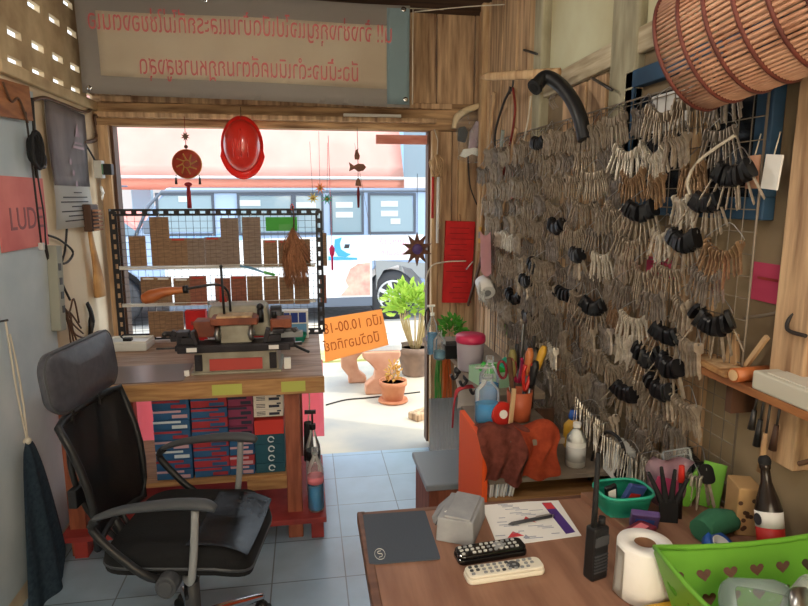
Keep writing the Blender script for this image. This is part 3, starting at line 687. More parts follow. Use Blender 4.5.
def wl(px, py, dx=0): v = P(px, py, X=WX0+dx); return (v.x, min(v.y, 3.47), v.z)
wire('wall_cable', 'brown cable draped from the header down behind the grey poster', [wl(32, 100), wl(45, 98), wl(62, 104), wl(85, 112), wl(108, 112)], .008, 'cable_brown')
wire('wall_cable', 'dark cable running down the wall left of the grey poster', [wl(32, 98), wl(34, 130), wl(36, 170), wl(43, 215), wl(46, 250), wl(56, 282)], .007, 'cable')
wire('wall_cable', 'dark cable looping below the poster beside the grey trunking', [wl(47, 235), wl(60, 240), wl(73, 252), wl(66, 263), wl(54, 262)], .005, 'cable')
wire('wall_cable', 'thin dark cable hanging straight below the grey poster', [wl(67, 226), wl(65, 250), wl(60, 275), wl(70, 300)], .005, 'cable')
wire('wall_cable', 'brown cable sagging from poster edge to the doorway header', [wl(84, 142), wl(98, 138), wl(110, 122), (-1.03, 3.4, 1.9)], .007, 'cable_brown')
wire('wall_cable', 'thin cable from the poster edge down to the adapter', [wl(84, 142), wl(92, 155), wl(100, 168)], .005, 'cable')
wire('wall_cable', 'pale lead crossing from the poster edge to the door jamb', [wl(84, 143), wl(100, 142), wl(112, 136)], .004, 'cable_brown')
t = thing('cable_trunking', 'grey electrical trunking strip low on the left wall', 'trunking', (WL, 2.74, .95))
MB().box((.02, 0, .17), (.04, .06, .36), (-.1, 0, 0)).build('trunking_body', M('old_grey_plastic', (150, 150, 138), .6), t, .004)
m = MB()
for i in range(4): m.box((.041, .0, .08+.06*i), (.003, .025, .03), (-.1, 0, 0))
m.build('sockets', 'dgrey', t)
m = MB()
for i in range(7):
    a = random.uniform(0, 6); m.tube([(.02, .03, .1), (.03, .08+.02*math.sin(a), .05-.03*i/3), (.03, .12+.03*math.cos(a*2), .1-.05*i), (.025, .2+.02*i, -.02-.03*i)], .004, 5, spline=5)
m.build('tangled_leads', 'cable_brown', t)
t = thing('wooden_brush', 'wooden handled brush hanging on the wall by the doorway', 'brush', (WL+.02, 3.22, 1.37))
MB().tube([(0, -.02, 0), (.0, .0, -.1), (.0, .03, -.2), (.0, .05, -.3), (.0, .052, -.37)], [.018, .026, .036, .056, .058], 10, spline=4, flat=.4, ref=(0, 1, 0)).build('handle', M('worn_brush_wood', (206, 160, 104), .6, col2=(170, 122, 74), scale=9), t)
MB().box((.012, -.02, .03), (.04, .11, .13)).build('brush_block', 'wood_dark', t, .005)
m = MB()
for i in range(6):
    for j in range(4): m.cyl((.035, -.06+.016*j, -.025+.018*i), (.062, -.06+.016*j, -.025+.018*i), .006, .004, n=6)
m.build('bristles', 'cane', t)
t = thing('power_adapter', 'small adapter board with black plug beside the doorway', 'adapter', (XL+.02, 3.40, 1.64))
m = MB(); m.box((.02, 0, 0), (.04, .05, .09)); m.build('socket', 'lgrey', t, .004)
m = MB(); m.box((.06, .0, .0), (.05, .045, .055)); m.build('plug', 'black', t, .004)
m = MB(); m.box((.042, -.01, -.0), (.006, .035, .05)); m.build('circuit_board', M('circuit_green', (96, 150, 120), .5), t)
m = MB(); m.tube([(.02, 0, -.09), (.022, .02, -.12), (.02, 0, -.15)], .012, 8, spline=3, flat=.4); m.build('hanging_tab', 'paper', t)

t = thing('towel', 'dark blue grey towel hanging from a cord on the left wall', 'towel', (WL+.02, 2.33, .62))
TW = M('towel_cloth', (72, 92, 108), .95, col2=(56, 74, 90), scale=60, bump=.3)
def tw(u, v):
    s = (1-v)**.5; w = .012+.14*s; fold = math.sin(u*PI*5+v*2)*.018*s
    return (.02+.05*s*math.sin(u*PI)+fold*.6, -.04+w*(u*2-1)*1.1+.03*s, -.75*(1-v)*(.74+.26*math.cos((u-.35)*3.2)))
MB().sheet(tw, 30, 24, thick=.006).build('cloth', TW, t)
m = MB(); m.ball((.02, -.035, .0), .014); m.tube([(.0, -.05, .45), (.01, -.05, .2), (.02, -.036, 0)], .004, 6, spline=4); m.tube([(.0, -.03, .40), (.012, -.02, .2), (.02, -.034, 0)], .004, 6, spline=4); m.build('cord', 'cable_white', t)
m = MB(); m.cyl((-.02, -.05, .45), (.008, -.05, .455), .004); m.build('nail', 'iron', t)

# ================================================================== BANNER OVER THE DOOR
bn = thing('shop_banner', 'grey bordered banner with mirrored red Thai writing hanging above the doorway', 'banner', (-.24, 3.2, 1.96))
BGR = M('banner_grey', (174, 166, 158), .6, transl=.2); BCR = M('banner_cream', (244, 232, 210), .6, col2=(226, 210, 186), scale=3, transl=.25)
BRD = M('banner_red_letter', (196, 96, 96), .7)
def bsh(u, v): # u 0..1 left to right, v bottom to top
    x = -.785+1.57*u; return (x, .012*math.sin(u*9)+.006*math.sin(v*5), .025*(1-u)*(1-v)-.008*u+ (.475+.015*u)*v + .012*(1-u)*v)
MB().sheet(bsh, 40, 10, thick=.002).build('border', BGR, bn)
MB().sheet(lambda u, v: (lambda p: (p[0], p[1]-.004, p[2]))(bsh(.055+.885*u, .18+.62*v)), 40, 8, thick=.0015).build('cream_panel', BCR, bn)
MB().sheet(lambda u, v: (lambda p: (p[0], p[1]-.006, p[2]))(bsh(.925+.072*u, .03+.94*v)), 6, 8, thick=.0015).build('blue_fold', M('pale_blue_vinyl', (170, 194, 200), .5, transl=.2), bn)
def bent(o):
    for v in o.data.vertices: v.co.y = .012*math.sin((v.co.x+.785)/1.57*9)+.006*math.sin(v.co.z/.48*5)-.0062+(v.co.y+.0062)
    return o
bent(text('lettering', 'น!! จ้างช่างกุญแจไปเปิดบ้านและรถที่ไม่ใช่ของตนเอ', .122, BRD, bn, mat4((-.02, -.0062, .345), (1, 0, -.006), (0, 0, 1)), mirror=True, sx=.595))
bent(text('lettering', 'มีฉะนั้นจะดำเนินคดีตามกฎหมายสูงสุด', .122, BRD, bn, mat4((.0, -.0062, .155), (1, 0, -.006), (0, 0, 1)), mirror=True, sx=.585))
for x, z in ((-.75, .045), (.76, .03), (-.2, .46), (.75, .46)): MB().lathe([(.006, 0), (.013, 0), (.013, .003), (.006, .003)], (x, -.012, z), 14, Matrix.Rotation(PI/2, 3, 'X')).build('eyelet', 'chrome', bn)
m = MB(); m.tube([(.77, 0, .47), (.85, .1, .5), (1.0, .2, .53)], .003, 6); m.tube([(-.75, 0, .48), (-.78, .0, .54)], .003, 6); m.build('tie_cord', 'cable_white', bn)
wire('white_string', 'white string stretched across the wood from banner corner to the right wall', [(.56, 3.2, 2.43), (.56, 3.21, 1.97)], .003, 'cable_white', 'string', 0)
wire('white_string', 'pale string running along the planks to the right of the banner', [(.57, 3.22, 2.42), (.8, 3.1, 2.42), (.94, 2.9, 2.38)], .003, 'cable_white', 'string', 3)
t = thing('black_bar', 'black iron bar lying on the header under the banner end', 'bar', (.42, 3.482, 2.025))
MB().box((0, -.01, 0), (.2, .02, .018)).build('bar_body', 'black', t, .003)
t = thing('wood_offcut', 'pale wooden stick resting on the header rail', 'stick', (.38, 3.478, 1.9425))
MB().box((0, -.01, 0), (.32, .022, .018)).build('stick_body', 'paper', t, .003)

# ================================================================== HANGING THINGS IN THE DOORWAY
t = thing('red_helmet', 'red safety helmet hung from the header in the doorway', 'helmet', P(242, 146, Y=3.4))
HEL = M('helmet_red', (214, 50, 40), .28, coat=.4)
m = MB(); pr = []
for i in range(11):
    a = i/10*PI/2; pr.append((.115*math.cos(a)+1e-3, .085*math.sin(a)))
m.lathe(pr, n=36, mat=Matrix.Rotation(PI/2, 3, 'X') @ Matrix.Identity(3), sx=.82, sy=1.16); m.build('shell', HEL, t)
m = MB()
def brim(u, v):
    a = 2*PI*u; r = 1+.17*v+(.12*v if math.sin(a) < -.3 else 0); return (.115*.82*r*math.cos(a), .012*v, .115*1.16*r*math.sin(a)-.0)
m.sheet(brim, 40, 3, thick=.003); m.build('brim', HEL, t)
m = MB(); m.tube([(.0, -.082, -.06), (.0, -.092, 0), (0, -.075, .08)], .006, 8, spline=4, flat=.6)
for s in (-1, 1): m.tube([(s*.035, -.072, -.06), (s*.035, -.08, 0), (s*.03, -.062, .075)], .004, 8, spline=4)
m.build('crown_ridge', HEL, t); m = MB(); m.tube([(0, 0, .14), (0, .02, .2)], .002, 5); m.build('hanging_cord', 'cable_brown', t)
t = thing('round_charm', 'round red and gold Chinese knot charm with tassel in the doorway', 'charm', P(187, 164, Y=3.4))
CH1 = M('charm_red', (176, 62, 44), .5, col2=(140, 44, 30), scale=30); CH2 = M('charm_gold', (186, 140, 72), .5)
m = MB(); m.lathe([(.001, -.008), (.07, -.008), (.076, 0), (.07, .008), (.001, .008)], n=36, mat=Matrix.Rotation(PI/2, 3, 'X')); m.build('disc', CH1, t)
m = MB(); m.tube([(.072*math.cos(a*PI/16), 0, .072*math.sin(a*PI/16)) for a in range(32)], .005, 6, closed=True)
for k in range(8): a = k*PI/4; m.tube([(.02*math.cos(a), -.0095, .02*math.sin(a)), (.055*math.cos(a+.3), -.0095, .055*math.sin(a+.3))], .004, 5)
m.tube([(.02*math.cos(a*PI/6), -.0095, .02*math.sin(a*PI/6)) for a in range(12)], .003, 5, closed=True); m.build('gold_pattern', CH2, t)
m = MB(); m.cyl((0, 0, .076), (0, 0, .24), .0018, n=5); m.build('cord', 'cable_red', t)
m = MB(); m.prism([(.024*(1 if i % 2 else .45)*math.cos(i*PI/8), .024*(1 if i % 2 else .45)*math.sin(i*PI/8)) for i in range(16)], .006, RX, (0, .003, .14)); m.ball((0, 0, .088), .01); m.build('spider_bead', 'cable_brown', t)
for s in (-1, 1):
    m = MB(); m.tube([(s*.058, 0, -.055), (s*.06, 0, -.075)], .002, 5); m.tube([(s*.06, 0, -.072), (s*.06, 0, -.105)], [.005, .007], 8); m.build('small_tassel', 'cable', t)
m = MB(); m.ball((0, 0, -.105), (.02, .01, .012)); m.tube([(0, 0, -.11), (0, 0, -.15), (0, 0, -.23)], [.008, .011, .012], 10); m.build('tassel', M('tassel_red', (150, 38, 46), .8), t)
t = thing('fish_chime', 'small brown metal fish chime with long tassel in the doorway', 'wind chime', P(358, 168, Y=3.4))
FM = M('bronze_brown', (118, 74, 52), .5, .3, col2=(88, 52, 36), scale=30)
m = MB(); m.prism([(.045, .005), (.03, .022), (.0, .024), (-.022, .012), (-.05, .032), (-.044, .006), (-.05, -.02), (-.02, -.004), (.0, -.02), (.03, -.014)], .014, RX, (0, .007, 0)); m.build('fish_body', FM, t, .003)
m = MB(); m.prism([(-.012, 0), (.012, 0), (.016, .02), (.006, .045), (.01, .06), (-.008, .05), (-.014, .02)], .01, RX, (-.005, .005, .045)); m.build('upper_figure', FM, t, .002)
m = MB(); m.cyl((0, 0, .1), (-.002, 0, .215), .0016, n=5); m.cyl((0, 0, -.015), (0, 0, -.06), .0016, n=5); m.cyl((0, 0, .02), (0, 0, .05), .0016, n=5); m.build('cord', 'cable', t)
m = MB(); m.prism([(-.016, -.02), (.018, -.024), (.012, .01), (0, .024), (-.012, .008)], .01, RX, (0, .005, -.075)); m.build('bell', FM, t, .002)
m = MB(); m.tube([(0, 0, -.1), (0, 0, -.14), (0, 0, -.215)], [.005, .009, .006], 8); m.build('tassel', M('maroon_tassel', (110, 36, 44), .8), t)
t = thing('pink_pendant', 'thin pink string with a pink drop hanging before the white van', 'pendant', P(332, 250, Y=3.42))
m = MB(); m.cyl((0, 0, .02), (-.008, 0, .62), .0016, n=5); m.build('string', 'pink', t)
m = MB(); m.lathe([(.003, .03), (.016, .01), (.014, -.02), (.006, -.04), (.006, -.11), (.002, -.115)], n=12); m.build('drop', M('hot_pink', (240, 50, 120), .4), t)
for nm_, c_, px, py in (('orange', (232, 140, 70), 320, 188), ('yellow', (222, 206, 110), 313, 198), ('green', (60, 170, 120), 327, 199)):
    t = thing('flower_ornament', f'{nm_} star flower ornament hanging at the right of the rack', 'ornament', P(px, py, Y=3.41), 0, 'flower ornaments')
    m = MB(); m.prism([((.036 if i % 2 else .012)*math.cos(i*PI/8), (.036 if i % 2 else .012)*math.sin(i*PI/8)) for i in range(16)], .006, RX, (0, .003, 0)); m.build('petals', M(nm_+'_petal', c_, .5, transl=.3), t)
    m = MB(); m.ball((0, -.004, 0), .008); m.build('flower_centre', 'brass', t)
    m = MB(); m.cyl((0, .004, 0), (.01*(px-320)/7-.0, .004, .30), .001, n=5); m.build('thread', 'cable', t)
t = thing('star_ornament', 'spiky coloured star ornament hanging on the right door jamb', 'ornament', P(417, 249, Y=3.4))
m = MB(); m.prism([((.09 if i % 2 else .045)*math.cos(i*PI/10), (.10 if i % 2 else .05)*math.sin(i*PI/10)) for i in range(20)], .02, RX, (0, .01, 0)); m.build('star_body', M('star_brown', (120, 78, 58), .6, col2=(84, 52, 44), scale=40), t, .004)
m = MB(); m.ball((0, -.012, 0), (.03, .012, .03)); m.build('star_centre', M('star_purple', (92, 70, 130), .5), t)
m = MB(); m.cyl((0, 0, .09), (0, 0, .42), .0016, n=5); m.build('string', 'cable', t)
t = thing('bamboo_chime', 'dry woven straw chime with red and pale tubes beside the doorway', 'wind chime', P(437, 166, Y=3.4))
m = MB()
for i in range(26):
    a = random.uniform(0, 2*PI); m.tube([(.01*math.cos(a), .01*math.sin(a), .06), (.045*math.cos(a), .03*math.sin(a), .02), (.03*math.cos(a+1), .02*math.sin(a+1), -.06)], .0028, 5, spline=4)
m.build('woven_straw', 'wood_pale', t)
for x, ln, mt in ((-.022, .20, 'red'), (.008, .34, 'paper'), (.024, .26, 'wood_wall')):
    m = MB(); m.cyl((x, 0, -.06), (x-.002, 0, -.09-ln), .008, n=10); m.build('tube', mt, t)
m = MB(); m.tube([(0, 0, .05), (.005, .01, .14), (-.01, .03, .2)], .003, 5); m.build('cord', 'cable_white', t)

# red paper block on the right of the door
a = P(441, 303, Y=3.468); c = P(473, 221, Y=3.468)
t = thing('red_booklet', 'tall red paper almanac hanging on planks right of the doorway', 'booklet', ((a.x+c.x)/2, 3.468, a.z), rot=(0, .035, 0)); w, h = c.x-a.x-.012, c.z-a.z
MB().box((0, 0, h/2), (w, .022, h)).build('paper_block', 'red_paper', t, .002)
m = MB()
for i in range(14): m.box((random.uniform(-.02, .02), -.0118, h*(.06+.066*i)), (w*random.uniform(.3, .8), .001, .0035))
m.build('small_print', M('dark_red_print', (140, 20, 24), .8), t)
m = MB(); m.tube([(.045, -.02, h*.42), (.06, -.03, h*.47), (.08, -.03, h*.52)], .004, 6); m.build('white_hook', 'white', t)
m = MB(); m.tube([(0, 0, h), (0, .02, h+.04)], .002, 5); m.build('string', 'cable_brown', t)
wire('door_hose', 'thin pale cord sagging across the jamb to the red booklet', [P(424, 292, Y=3.4), P(430, 268, Y=3.39), P(445, 262, Y=3.38), P(466, 261, Y=3.37)], .004, 'cable_white', 'cord')
# orange sign tied to the rack post
sg = thing('opening_sign', 'orange card sign with mirrored handwriting tied to the rack by the doorway', 'sign', P(354, 333, Y=3.40), rot=(0, -.12, 0))
OS = M('orange_card', (255, 200, 140), .7, transl=.75)
MB().prism([(-.186, -.145), (.19, -.10), (.175, .115), (-.165, .11)], .003, RX).build('card', OS, sg)
OI = M('sign_ink', (190, 100, 56), .8)
text('lettering', 'เปิด 10.00-18', .085, OI, sg, mat4((-.0, -.0042, .05), (1, 0, .03), (0, 0, 1)), mirror=True, sx=.75)
text('lettering', 'ปิดวันอาทิตย์', .085, OI, sg, mat4((-.02, -.0042, -.05), (1, 0, .04), (0, 0, 1)), mirror=True, sx=.75)
m = MB(); m.tube([(-.16, 0, .09), (-.2, -.02, .08), (-.225, -.05, .09)], .0018, 5); m.tube([(.17, 0, .1), (.17, .03, .6), (.15, .06, 1.05)], .0012, 5); m.build('tie_wire', 'wire', sg)
# ================================================================== OUTSIDE
YV = 7.6
vn = thing('van', 'pale blue van with white advertising panels parked in the street', 'van', (-.6, YV+.85, -.07))
VB = M('van_paint', (150, 170, 202), .3, coat=.3); VW = M('van_white', (226, 226, 228), .4); VD = M('van_dark_trim', (96, 104, 118), .5); TY = M('tyre', (60, 60, 64), .8)
VG = M('van_glass', (128, 146, 156), .08, spec=.6)
def vx(px): return P(px, 240, Y=YV).x - vn.location.x
def vz(py): return P(300, py, Y=YV).z - vn.location.z
xa = vx(393)
def arch(cx, r): return [(cx+r*math.cos(PI-PI*i/12), .32+r*math.sin(PI*i/12)) for i in range(13)]
zb = .36; xl, xr = vx(130)-1.3, vx(425)+.55; zr = vz(188)
x_fw = vx(150)-.15
prof = [(xl, zb)]+arch(x_fw-.35, .42)+arch(xa, .42)+[(xr, zb), (xr, zr-.1), (xr-.08, zr), (vx(168), zr), (vx(132), vz(238)), (xl+.1, vz(250)), (xl, vz(275))]
m = MB(); m.prism(prof, 1.6, RX, (0, .8, 0)); m.build('body', VB, vn, .03)
y0 = -.80
def pane(name, pts, mat, d=.012): return MB().prism([(vx(a), vz(b)) for a, b in pts], d, RX, (0, y0+.002, 0)).build(name, mat, vn)
pane('window', [(157, 231), (158, 203), (166, 196), (213, 194), (213, 231)], VG)
pane('window', [(241, 232), (241, 196), (292, 196), (292, 232)], VG)
pane('window', [(297, 232), (297, 196), (322, 196), (322, 232)], VG)
pane('window', [(333, 233), (333, 196), (362, 195), (362, 233)], VG)
pane('window', [(371, 233), (371, 195), (412, 196), (416, 233)], VG)
m = MB()
for a, b in ((241, 292), (297, 322), (333, 362), (371, 414), (160, 213)): m.frame(vx(b)-vx(a)+.06, vz(195)-vz(233)+.05, .03, .02, RX, ((vx(a)+vx(b))/2, y0+.001, (vz(195)+vz(233))/2))
m.build('window_seal', M('window_rubber', (70, 76, 88), .6), vn)
pane('side_stripe', [(155, 240), (155, 233), (242, 233), (242, 240)], M('van_blue_stripe', (132, 170, 220), .4), .016)
pane('side_panel', [(162, 300), (162, 241), (372, 236), (372, 300)], VW, .014)
pane('side_panel', [(372, 262), (372, 236), (424, 236), (424, 262)], VW, .014)
pane('bumper_panel', [(376, 292), (378, 282), (384, 272), (398, 267), (412, 271), (420, 280), (432, 284), (432, 266), (376, 262)], M('faded_grey_paint', (140, 142, 144), .5), .018)
pane('sill', [(164, 309), (164, 300), (372, 299), (372, 308)], VD, .02)
pane('poster', [(327, 261), (327, 236), (358, 236), (358, 261)], M('poster_pale_blue', (196, 224, 244), .6), .02)
PBL = M('poster_blue', (64, 150, 222), .6)
m = MB(); q = lambda a, b: (vx(a), vz(b))
m.prism([q(335, 240), q(342, 238), q(340, 244), q(341, 250), q(347, 254), q(351, 255), q(346, 258), q(338, 257), q(334, 250)], .006, RX, (0, y0-.018, 0))
m.prism([q(328, 261), q(328, 257), q(357, 259), q(357, 261)], .006, RX, (0, y0-.018, 0)); m.build('poster_mark', PBL, vn)
m = MB(); m.prism([q(344, 249), q(345, 245), q(350, 245), q(349, 249)], .006, RX, (0, y0-.018, 0)); m.build('poster_letters', 'ink', vn)
pane('poster', [(338, 298), (338, 264), (371, 262), (371, 298)], M('pale_poster', (234, 226, 220), .6), .02)
m = MB(); m.prism([q(340, 297), q(348, 288), q(345, 282), q(350, 270), q(358, 265), q(370, 264), q(370, 297)], .006, RX, (0, y0-.018, 0)); m.build('poster_picture', M('salmon_print', (224, 140, 130), .7, col2=(238, 190, 170), scale=9, hi=.8), vn)
WPR = M('pale_print_white', (186, 190, 190), .5); PK = M('pink_letter', (236, 160, 180), .7)
text('lettering', 'ร้านกุญแจ', .12, PK, vn, mat4((vx(397), y0-.016, vz(243)), (1, 0, 0), (0, 0, 1)), .002, sx=.9)
text('lettering', 'ซ่อมรองเท้า', .11, PK, vn, mat4((vx(397), y0-.016, vz(254)), (1, 0, 0), (0, 0, 1)), .002, sx=.8)
for a, b in ((186, 199), (250, 203), (305, 205), (345, 205), (345, 215), (390, 204), (390, 214), (396, 222)): MB().box((vx(a), y0-.012, vz(b)), (random.uniform(.12, .3), .004, .07)).build('window_print', WPR, vn)
m = MB(); m.box((xl+1.2, y0+.2, zr+.02), (.1, .05, .02)); m.box(((vx(168)+xr)/2, y0+.1, zr-.02), (xr-vx(168)-.1, .16, .05)); m.build('roof_gutter', VD, vn, .01)
m = MB(); m.tube([(vx(134), y0-.02, vz(236)), (vx(150), y0-.02, vz(206)), (vx(164), y0-.01, vz(192)), (xr-.1, y0-.01, vz(190))], .02, 8); m.build('pillar_trim', VD, vn)
m = MB(); m.box((vx(150), y0-.1, vz(226)), (.1, .08, .16)); m.build('wing_mirror', VD, vn, .02)
for cx in (x_fw-.35, xa):
    m = MB(); m.lathe([(.19, 0), (.29, 0), (.32, .03), (.32, .17), (.29, .2), (.19, .2)], (cx, y0-.0+.02, .32), 36, Matrix.Rotation(-PI/2, 3, 'X')); wlx = m.build('wheel', TY, vn)
    m = MB(); m.lathe([(.001, .05), (.19, .05), (.2, 0), (.185, 0), (.17, .03)], (cx, y0+.02, .32), 32, Matrix.Rotation(-PI/2, 3, 'X'))
    m.build('rim', M('rim_dark', (70, 74, 80), .5, .5), wlx)
    m = MB(); m.cyl((cx, y0, .32), (cx, y0+.05, .32), .045, n=16)
    for k in range(7): a = 2*PI*k/7; m.box((cx+.105*math.cos(a), y0+.02, .32+.105*math.sin(a)), (.15, .03, .05), (0, -a, 0))
    m.tube([(cx+.185*math.cos(a*PI/16), y0+.015, .32+.185*math.sin(a*PI/16)) for a in range(32)], .014, 6, closed=True)
    m.build('spokes', M('alloy', (206, 208, 212), .3, .4), wlx)
# shop front opposite with pink awning
YA = 11.0
aw = thing('pink_awning', 'large pale pink cloth awning of the shop across the street', 'awning', (-.8, YA, 1.7))
AWP = M('pink_canvas', (248, 206, 194), .85, col2=(242, 194, 182), scale=1.5, transl=.25)
xa0, xa1 = P(128, 150, Y=YA).x+.8-1.0, P(404, 150, Y=YA).x+.8
za = P(300, 178, Y=YA).z-1.7; zb2 = P(300, 190, Y=YA).z-1.7
MB().sheet(lambda u, v: (xa0+(xa1-xa0)*u, .9*v, za+1.5*v-.05*math.sin(v*PI)), 20, 6, thick=.02).build('canvas', AWP, aw)
MB().sheet(lambda u, v: (xa0+(xa1-xa0)*u, -.01+.01*math.sin(u*60), zb2+(za-zb2)*v), 40, 2, thick=.01).build('valance', M('salmon_valance', (236, 172, 150), .85, transl=.15), aw)
m = MB()
for x in (xa0+.05, xa1-.05): m.cyl((x, .03, -1.77), (x, .03, za), .035, n=10)
m.cyl((xa0, .0, za), (xa1, .0, za), .03, n=8); m.build('support_pole', 'lgrey', aw)
bd = thing('street_building', 'pale shop building across the street behind the awning', 'building', (-1, 13.5, -.07))
MB().box((0, 1.5, 2.6), (15, 3, 5.2)).build('facade', M('pale_facade', (232, 226, 218), .9, col2=(216, 212, 206), scale=2), bd)
m = MB(); PBF = M('pale_blue_frame', (150, 186, 214), .6)
for wx, wz, ww, wh in ((-2.9, 2.6, 1.3, 1.6), (3.6, 2.4, 1.1, 1.5)):
    f = MB().frame(ww, wh, .1, .06, RX, (wx, 0, wz)).build('window_frame', PBF, bd); MB().box((wx, -.01, wz), (ww-.15, .02, wh-.15)).build('window_pane', VG, f)
MB().box((0, -.02, 1.0), (9, .04, 2.0)).build('roller_shutter', M('shutter_grey', (208, 204, 200), .6), bd)
pb = thing('blue_shop_post', 'pale blue painted shop post at the far left of the street', 'post', (P(140, 160, Y=12).x, 12, -.07))
MB().box((0, 0, 1.6), (.34, .2, 3.2)).build('post_body', M('sky_blue_paint', (166, 204, 226), .7), pb, .01); MB().box((0, -.12, 2.4), (.3, .05, .3)).build('sign_plate', 'paper', pb)
t = thing('parked_car', 'pinkish red car bonnet beyond the van at the left', 'car', (P(140, 196, Y=9.6).x-1.0, 10.15, -.07))
MB().prism([(-1.2, .3), (1.6, .3), (1.7, .8), (1.2, .95), (.7, 1.35), (-.6, 1.4), (-1.2, .95)], 1.3, RX, (0, .65, 0)).build('body', M('pink_red_paint', (226, 140, 130), .35), t, .08)
MB().prism([(-.55, .98), (1.05, .98), (.66, 1.3), (-.5, 1.33)], .01, RX, (0, -.65, 0)).build('window', VG, t)
for x in (-.6, 1.0):
    m = MB(); m.lathe([(.1, 0), (.28, 0), (.3, .03), (.3, .17)], (x, -.66, .3), 24, Matrix.Rotation(-PI/2, 3, 'X')); m.build('wheel', TY, t)

# stone bench
P0 = P(372, 388, Z=-.03)
sb = thing('stone_bench', 'small terracotta stone bench with pale top on the pavement', 'bench', (P(374, 380, Z=-.03).x, 4.72, -.03))
STN = M('pale_stone', (214, 216, 212), .7, col2=(196, 200, 198), scale=10); TER = M('painted_stone', (214, 164, 134), .8, col2=(196, 140, 110), scale=8)
MB().box((0, .06, .37), (.36, .42, .055)).build('seat_slab', STN, sb, .01)
def cleg(): return [(-.13, 0), (-.13, .08), (-.06, .14), (-.05, .2), (-.10, .26), (-.15, .30), (-.15, .345), (.15, .345), (.15, .30), (.11, .25), (.09, .19), (.10, .13), (.16, .08), (.16, 0)]
m = MB(); m.prism(cleg(), .09, RX, (.02, -.08, 0)); m.build('leg', TER, sb, .012)
m = MB(); m.prism([(-.09, 0), (-.09, .06), (-.15, .14), (-.15, .22), (-.10, .30), (-.08, .345), (.06, .345), (.04, .27), (-.02, .2), (.0, .1), (.06, .05), (.06, 0)], .09, RX, (-.13, .24, 0)); m.build('leg', TER, sb, .012)
def leaves(m, c, n, r, ln, up=.5, wd=.25):
    c = Vector(c)
    for i in range(n):
        a = random.uniform(0, 2*PI); e = random.uniform(-.3, 1.2); d = Vector((math.cos(a)*math.cos(e), math.sin(a)*math.cos(e), math.sin(e)))
        p = c+Vector((d.x*r[0], d.y*r[1], d.z*r[2]))*random.uniform(.35, 1); l = ln*random.uniform(.6, 1.2)
        d2 = (d+Vector((random.uniform(-.5, .5), random.uniform(-.5, .5), random.uniform(-.2, up)))).normalized(); s = d2.orthogonal().normalized(); s.rotate(Matrix.Rotation(random.uniform(0, 6.28), 3, d2)); nn = d2.cross(s)
        q = [p, p+d2*l*.35+s*l*wd+nn*l*.06, p+d2*l*.75+s*l*wd*.7, p+d2*l-nn*l*.1, p+d2*l*.75-s*l*wd*.7, p+d2*l*.35-s*l*wd+nn*l*.06]
        v = [m.bm.verts.new(x) for x in q]
        m._f([v[0], v[1], v[2], v[3]]); m._f([v[0], v[3], v[4], v[5]])
def pot(parent, r, h, mat, c=(0, 0, 0)):
    pm = MB().lathe([(r*.66, 0), (r*.72, h*.05), (r*.93, h*.78), (r*1.02, h*.8), (r*1.02, h), (r*.9, h), (r*.86, h*.85)], c, 28).build('pot', mat, parent)
    MB().lathe([(.001, h*.86), (r*.87, h*.86)], c, 20).build('soil', 'soil', pm); return pm
t = thing('potted_plant', 'small yellowing plant in terracotta pot on the pavement', 'potted plant', P(393, 401, Z=-.03))
pot(t, .105, .165, 'terra'); MB().lathe([(.1, 0), (.115, .005), (.11, .02)], (0, 0, 0), 24).build('saucer', 'terra', t)
m = MB()
for a in range(5): m.tube([(0, 0, .14), (.02*math.cos(a*1.3), .02*math.sin(a*1.3), .22), (.04*math.cos(a*1.3), .04*math.sin(a*1.3), .28)], .004, 5, spline=3)
m.build('stem', 'wood_pale', t); m = MB(); leaves(m, (0, 0, .2), 110, (.055, .055, .13), .035, .8); m.build('foliage', 'leaf_o', t, fix=False)
t = thing('potted_shrub', 'bushy yellow green shrub in grey pot by the door jamb', 'potted plant', P(415, 374, Z=-.03))
pot(t, .16, .26, M('grey_pot', (150, 124, 106), .8, col2=(124, 102, 88), scale=9))
m = MB()
for i in range(16):
    a = random.uniform(0, 6.28); m.tube([(.03*math.cos(a), .03*math.sin(a), .22), (.11*math.cos(a), .1*math.sin(a), .42), (.15*math.cos(a), .13*math.sin(a), .58)], [.008, .007, .004], 6, spline=3)
m.build('stem', M('dry_stem', (186, 160, 112), .8), t); m = MB(); leaves(m, (.0, 0, .60), 460, (.25, .22, .2), .085, .6, .22); m.build('foliage', 'leaf_y', t, fix=False)
wire('pavement_cable', 'thin dark cable lying across the sunny pavement', [(P(326, 405, Z=-.026)), P(345, 400, Z=-.026), P(366, 398, Z=-.026), P(386, 396, Z=-.026), P(420, 392, Z=-.026)], .006, 'cable')
t = thing('pavement_offcut', 'worn wooden block lying on the pavement by the right jamb', 'block', P(420, 418, Z=-.03), .6)
MB().box((.03, 0, .025), (.2, .1, .05)).build('block_body', 'wood_wall', t, .008)
t = tag(MB().box((.3, 5.75, -.025), (3.6, .4, .03)).build('grass_strip', M('roadside_grass', (196, 196, 132), .9, col2=(176, 182, 112), scale=20, bump=.5)), 'narrow strip of dry roadside grass behind the bench', 'grass', kind='stuff')
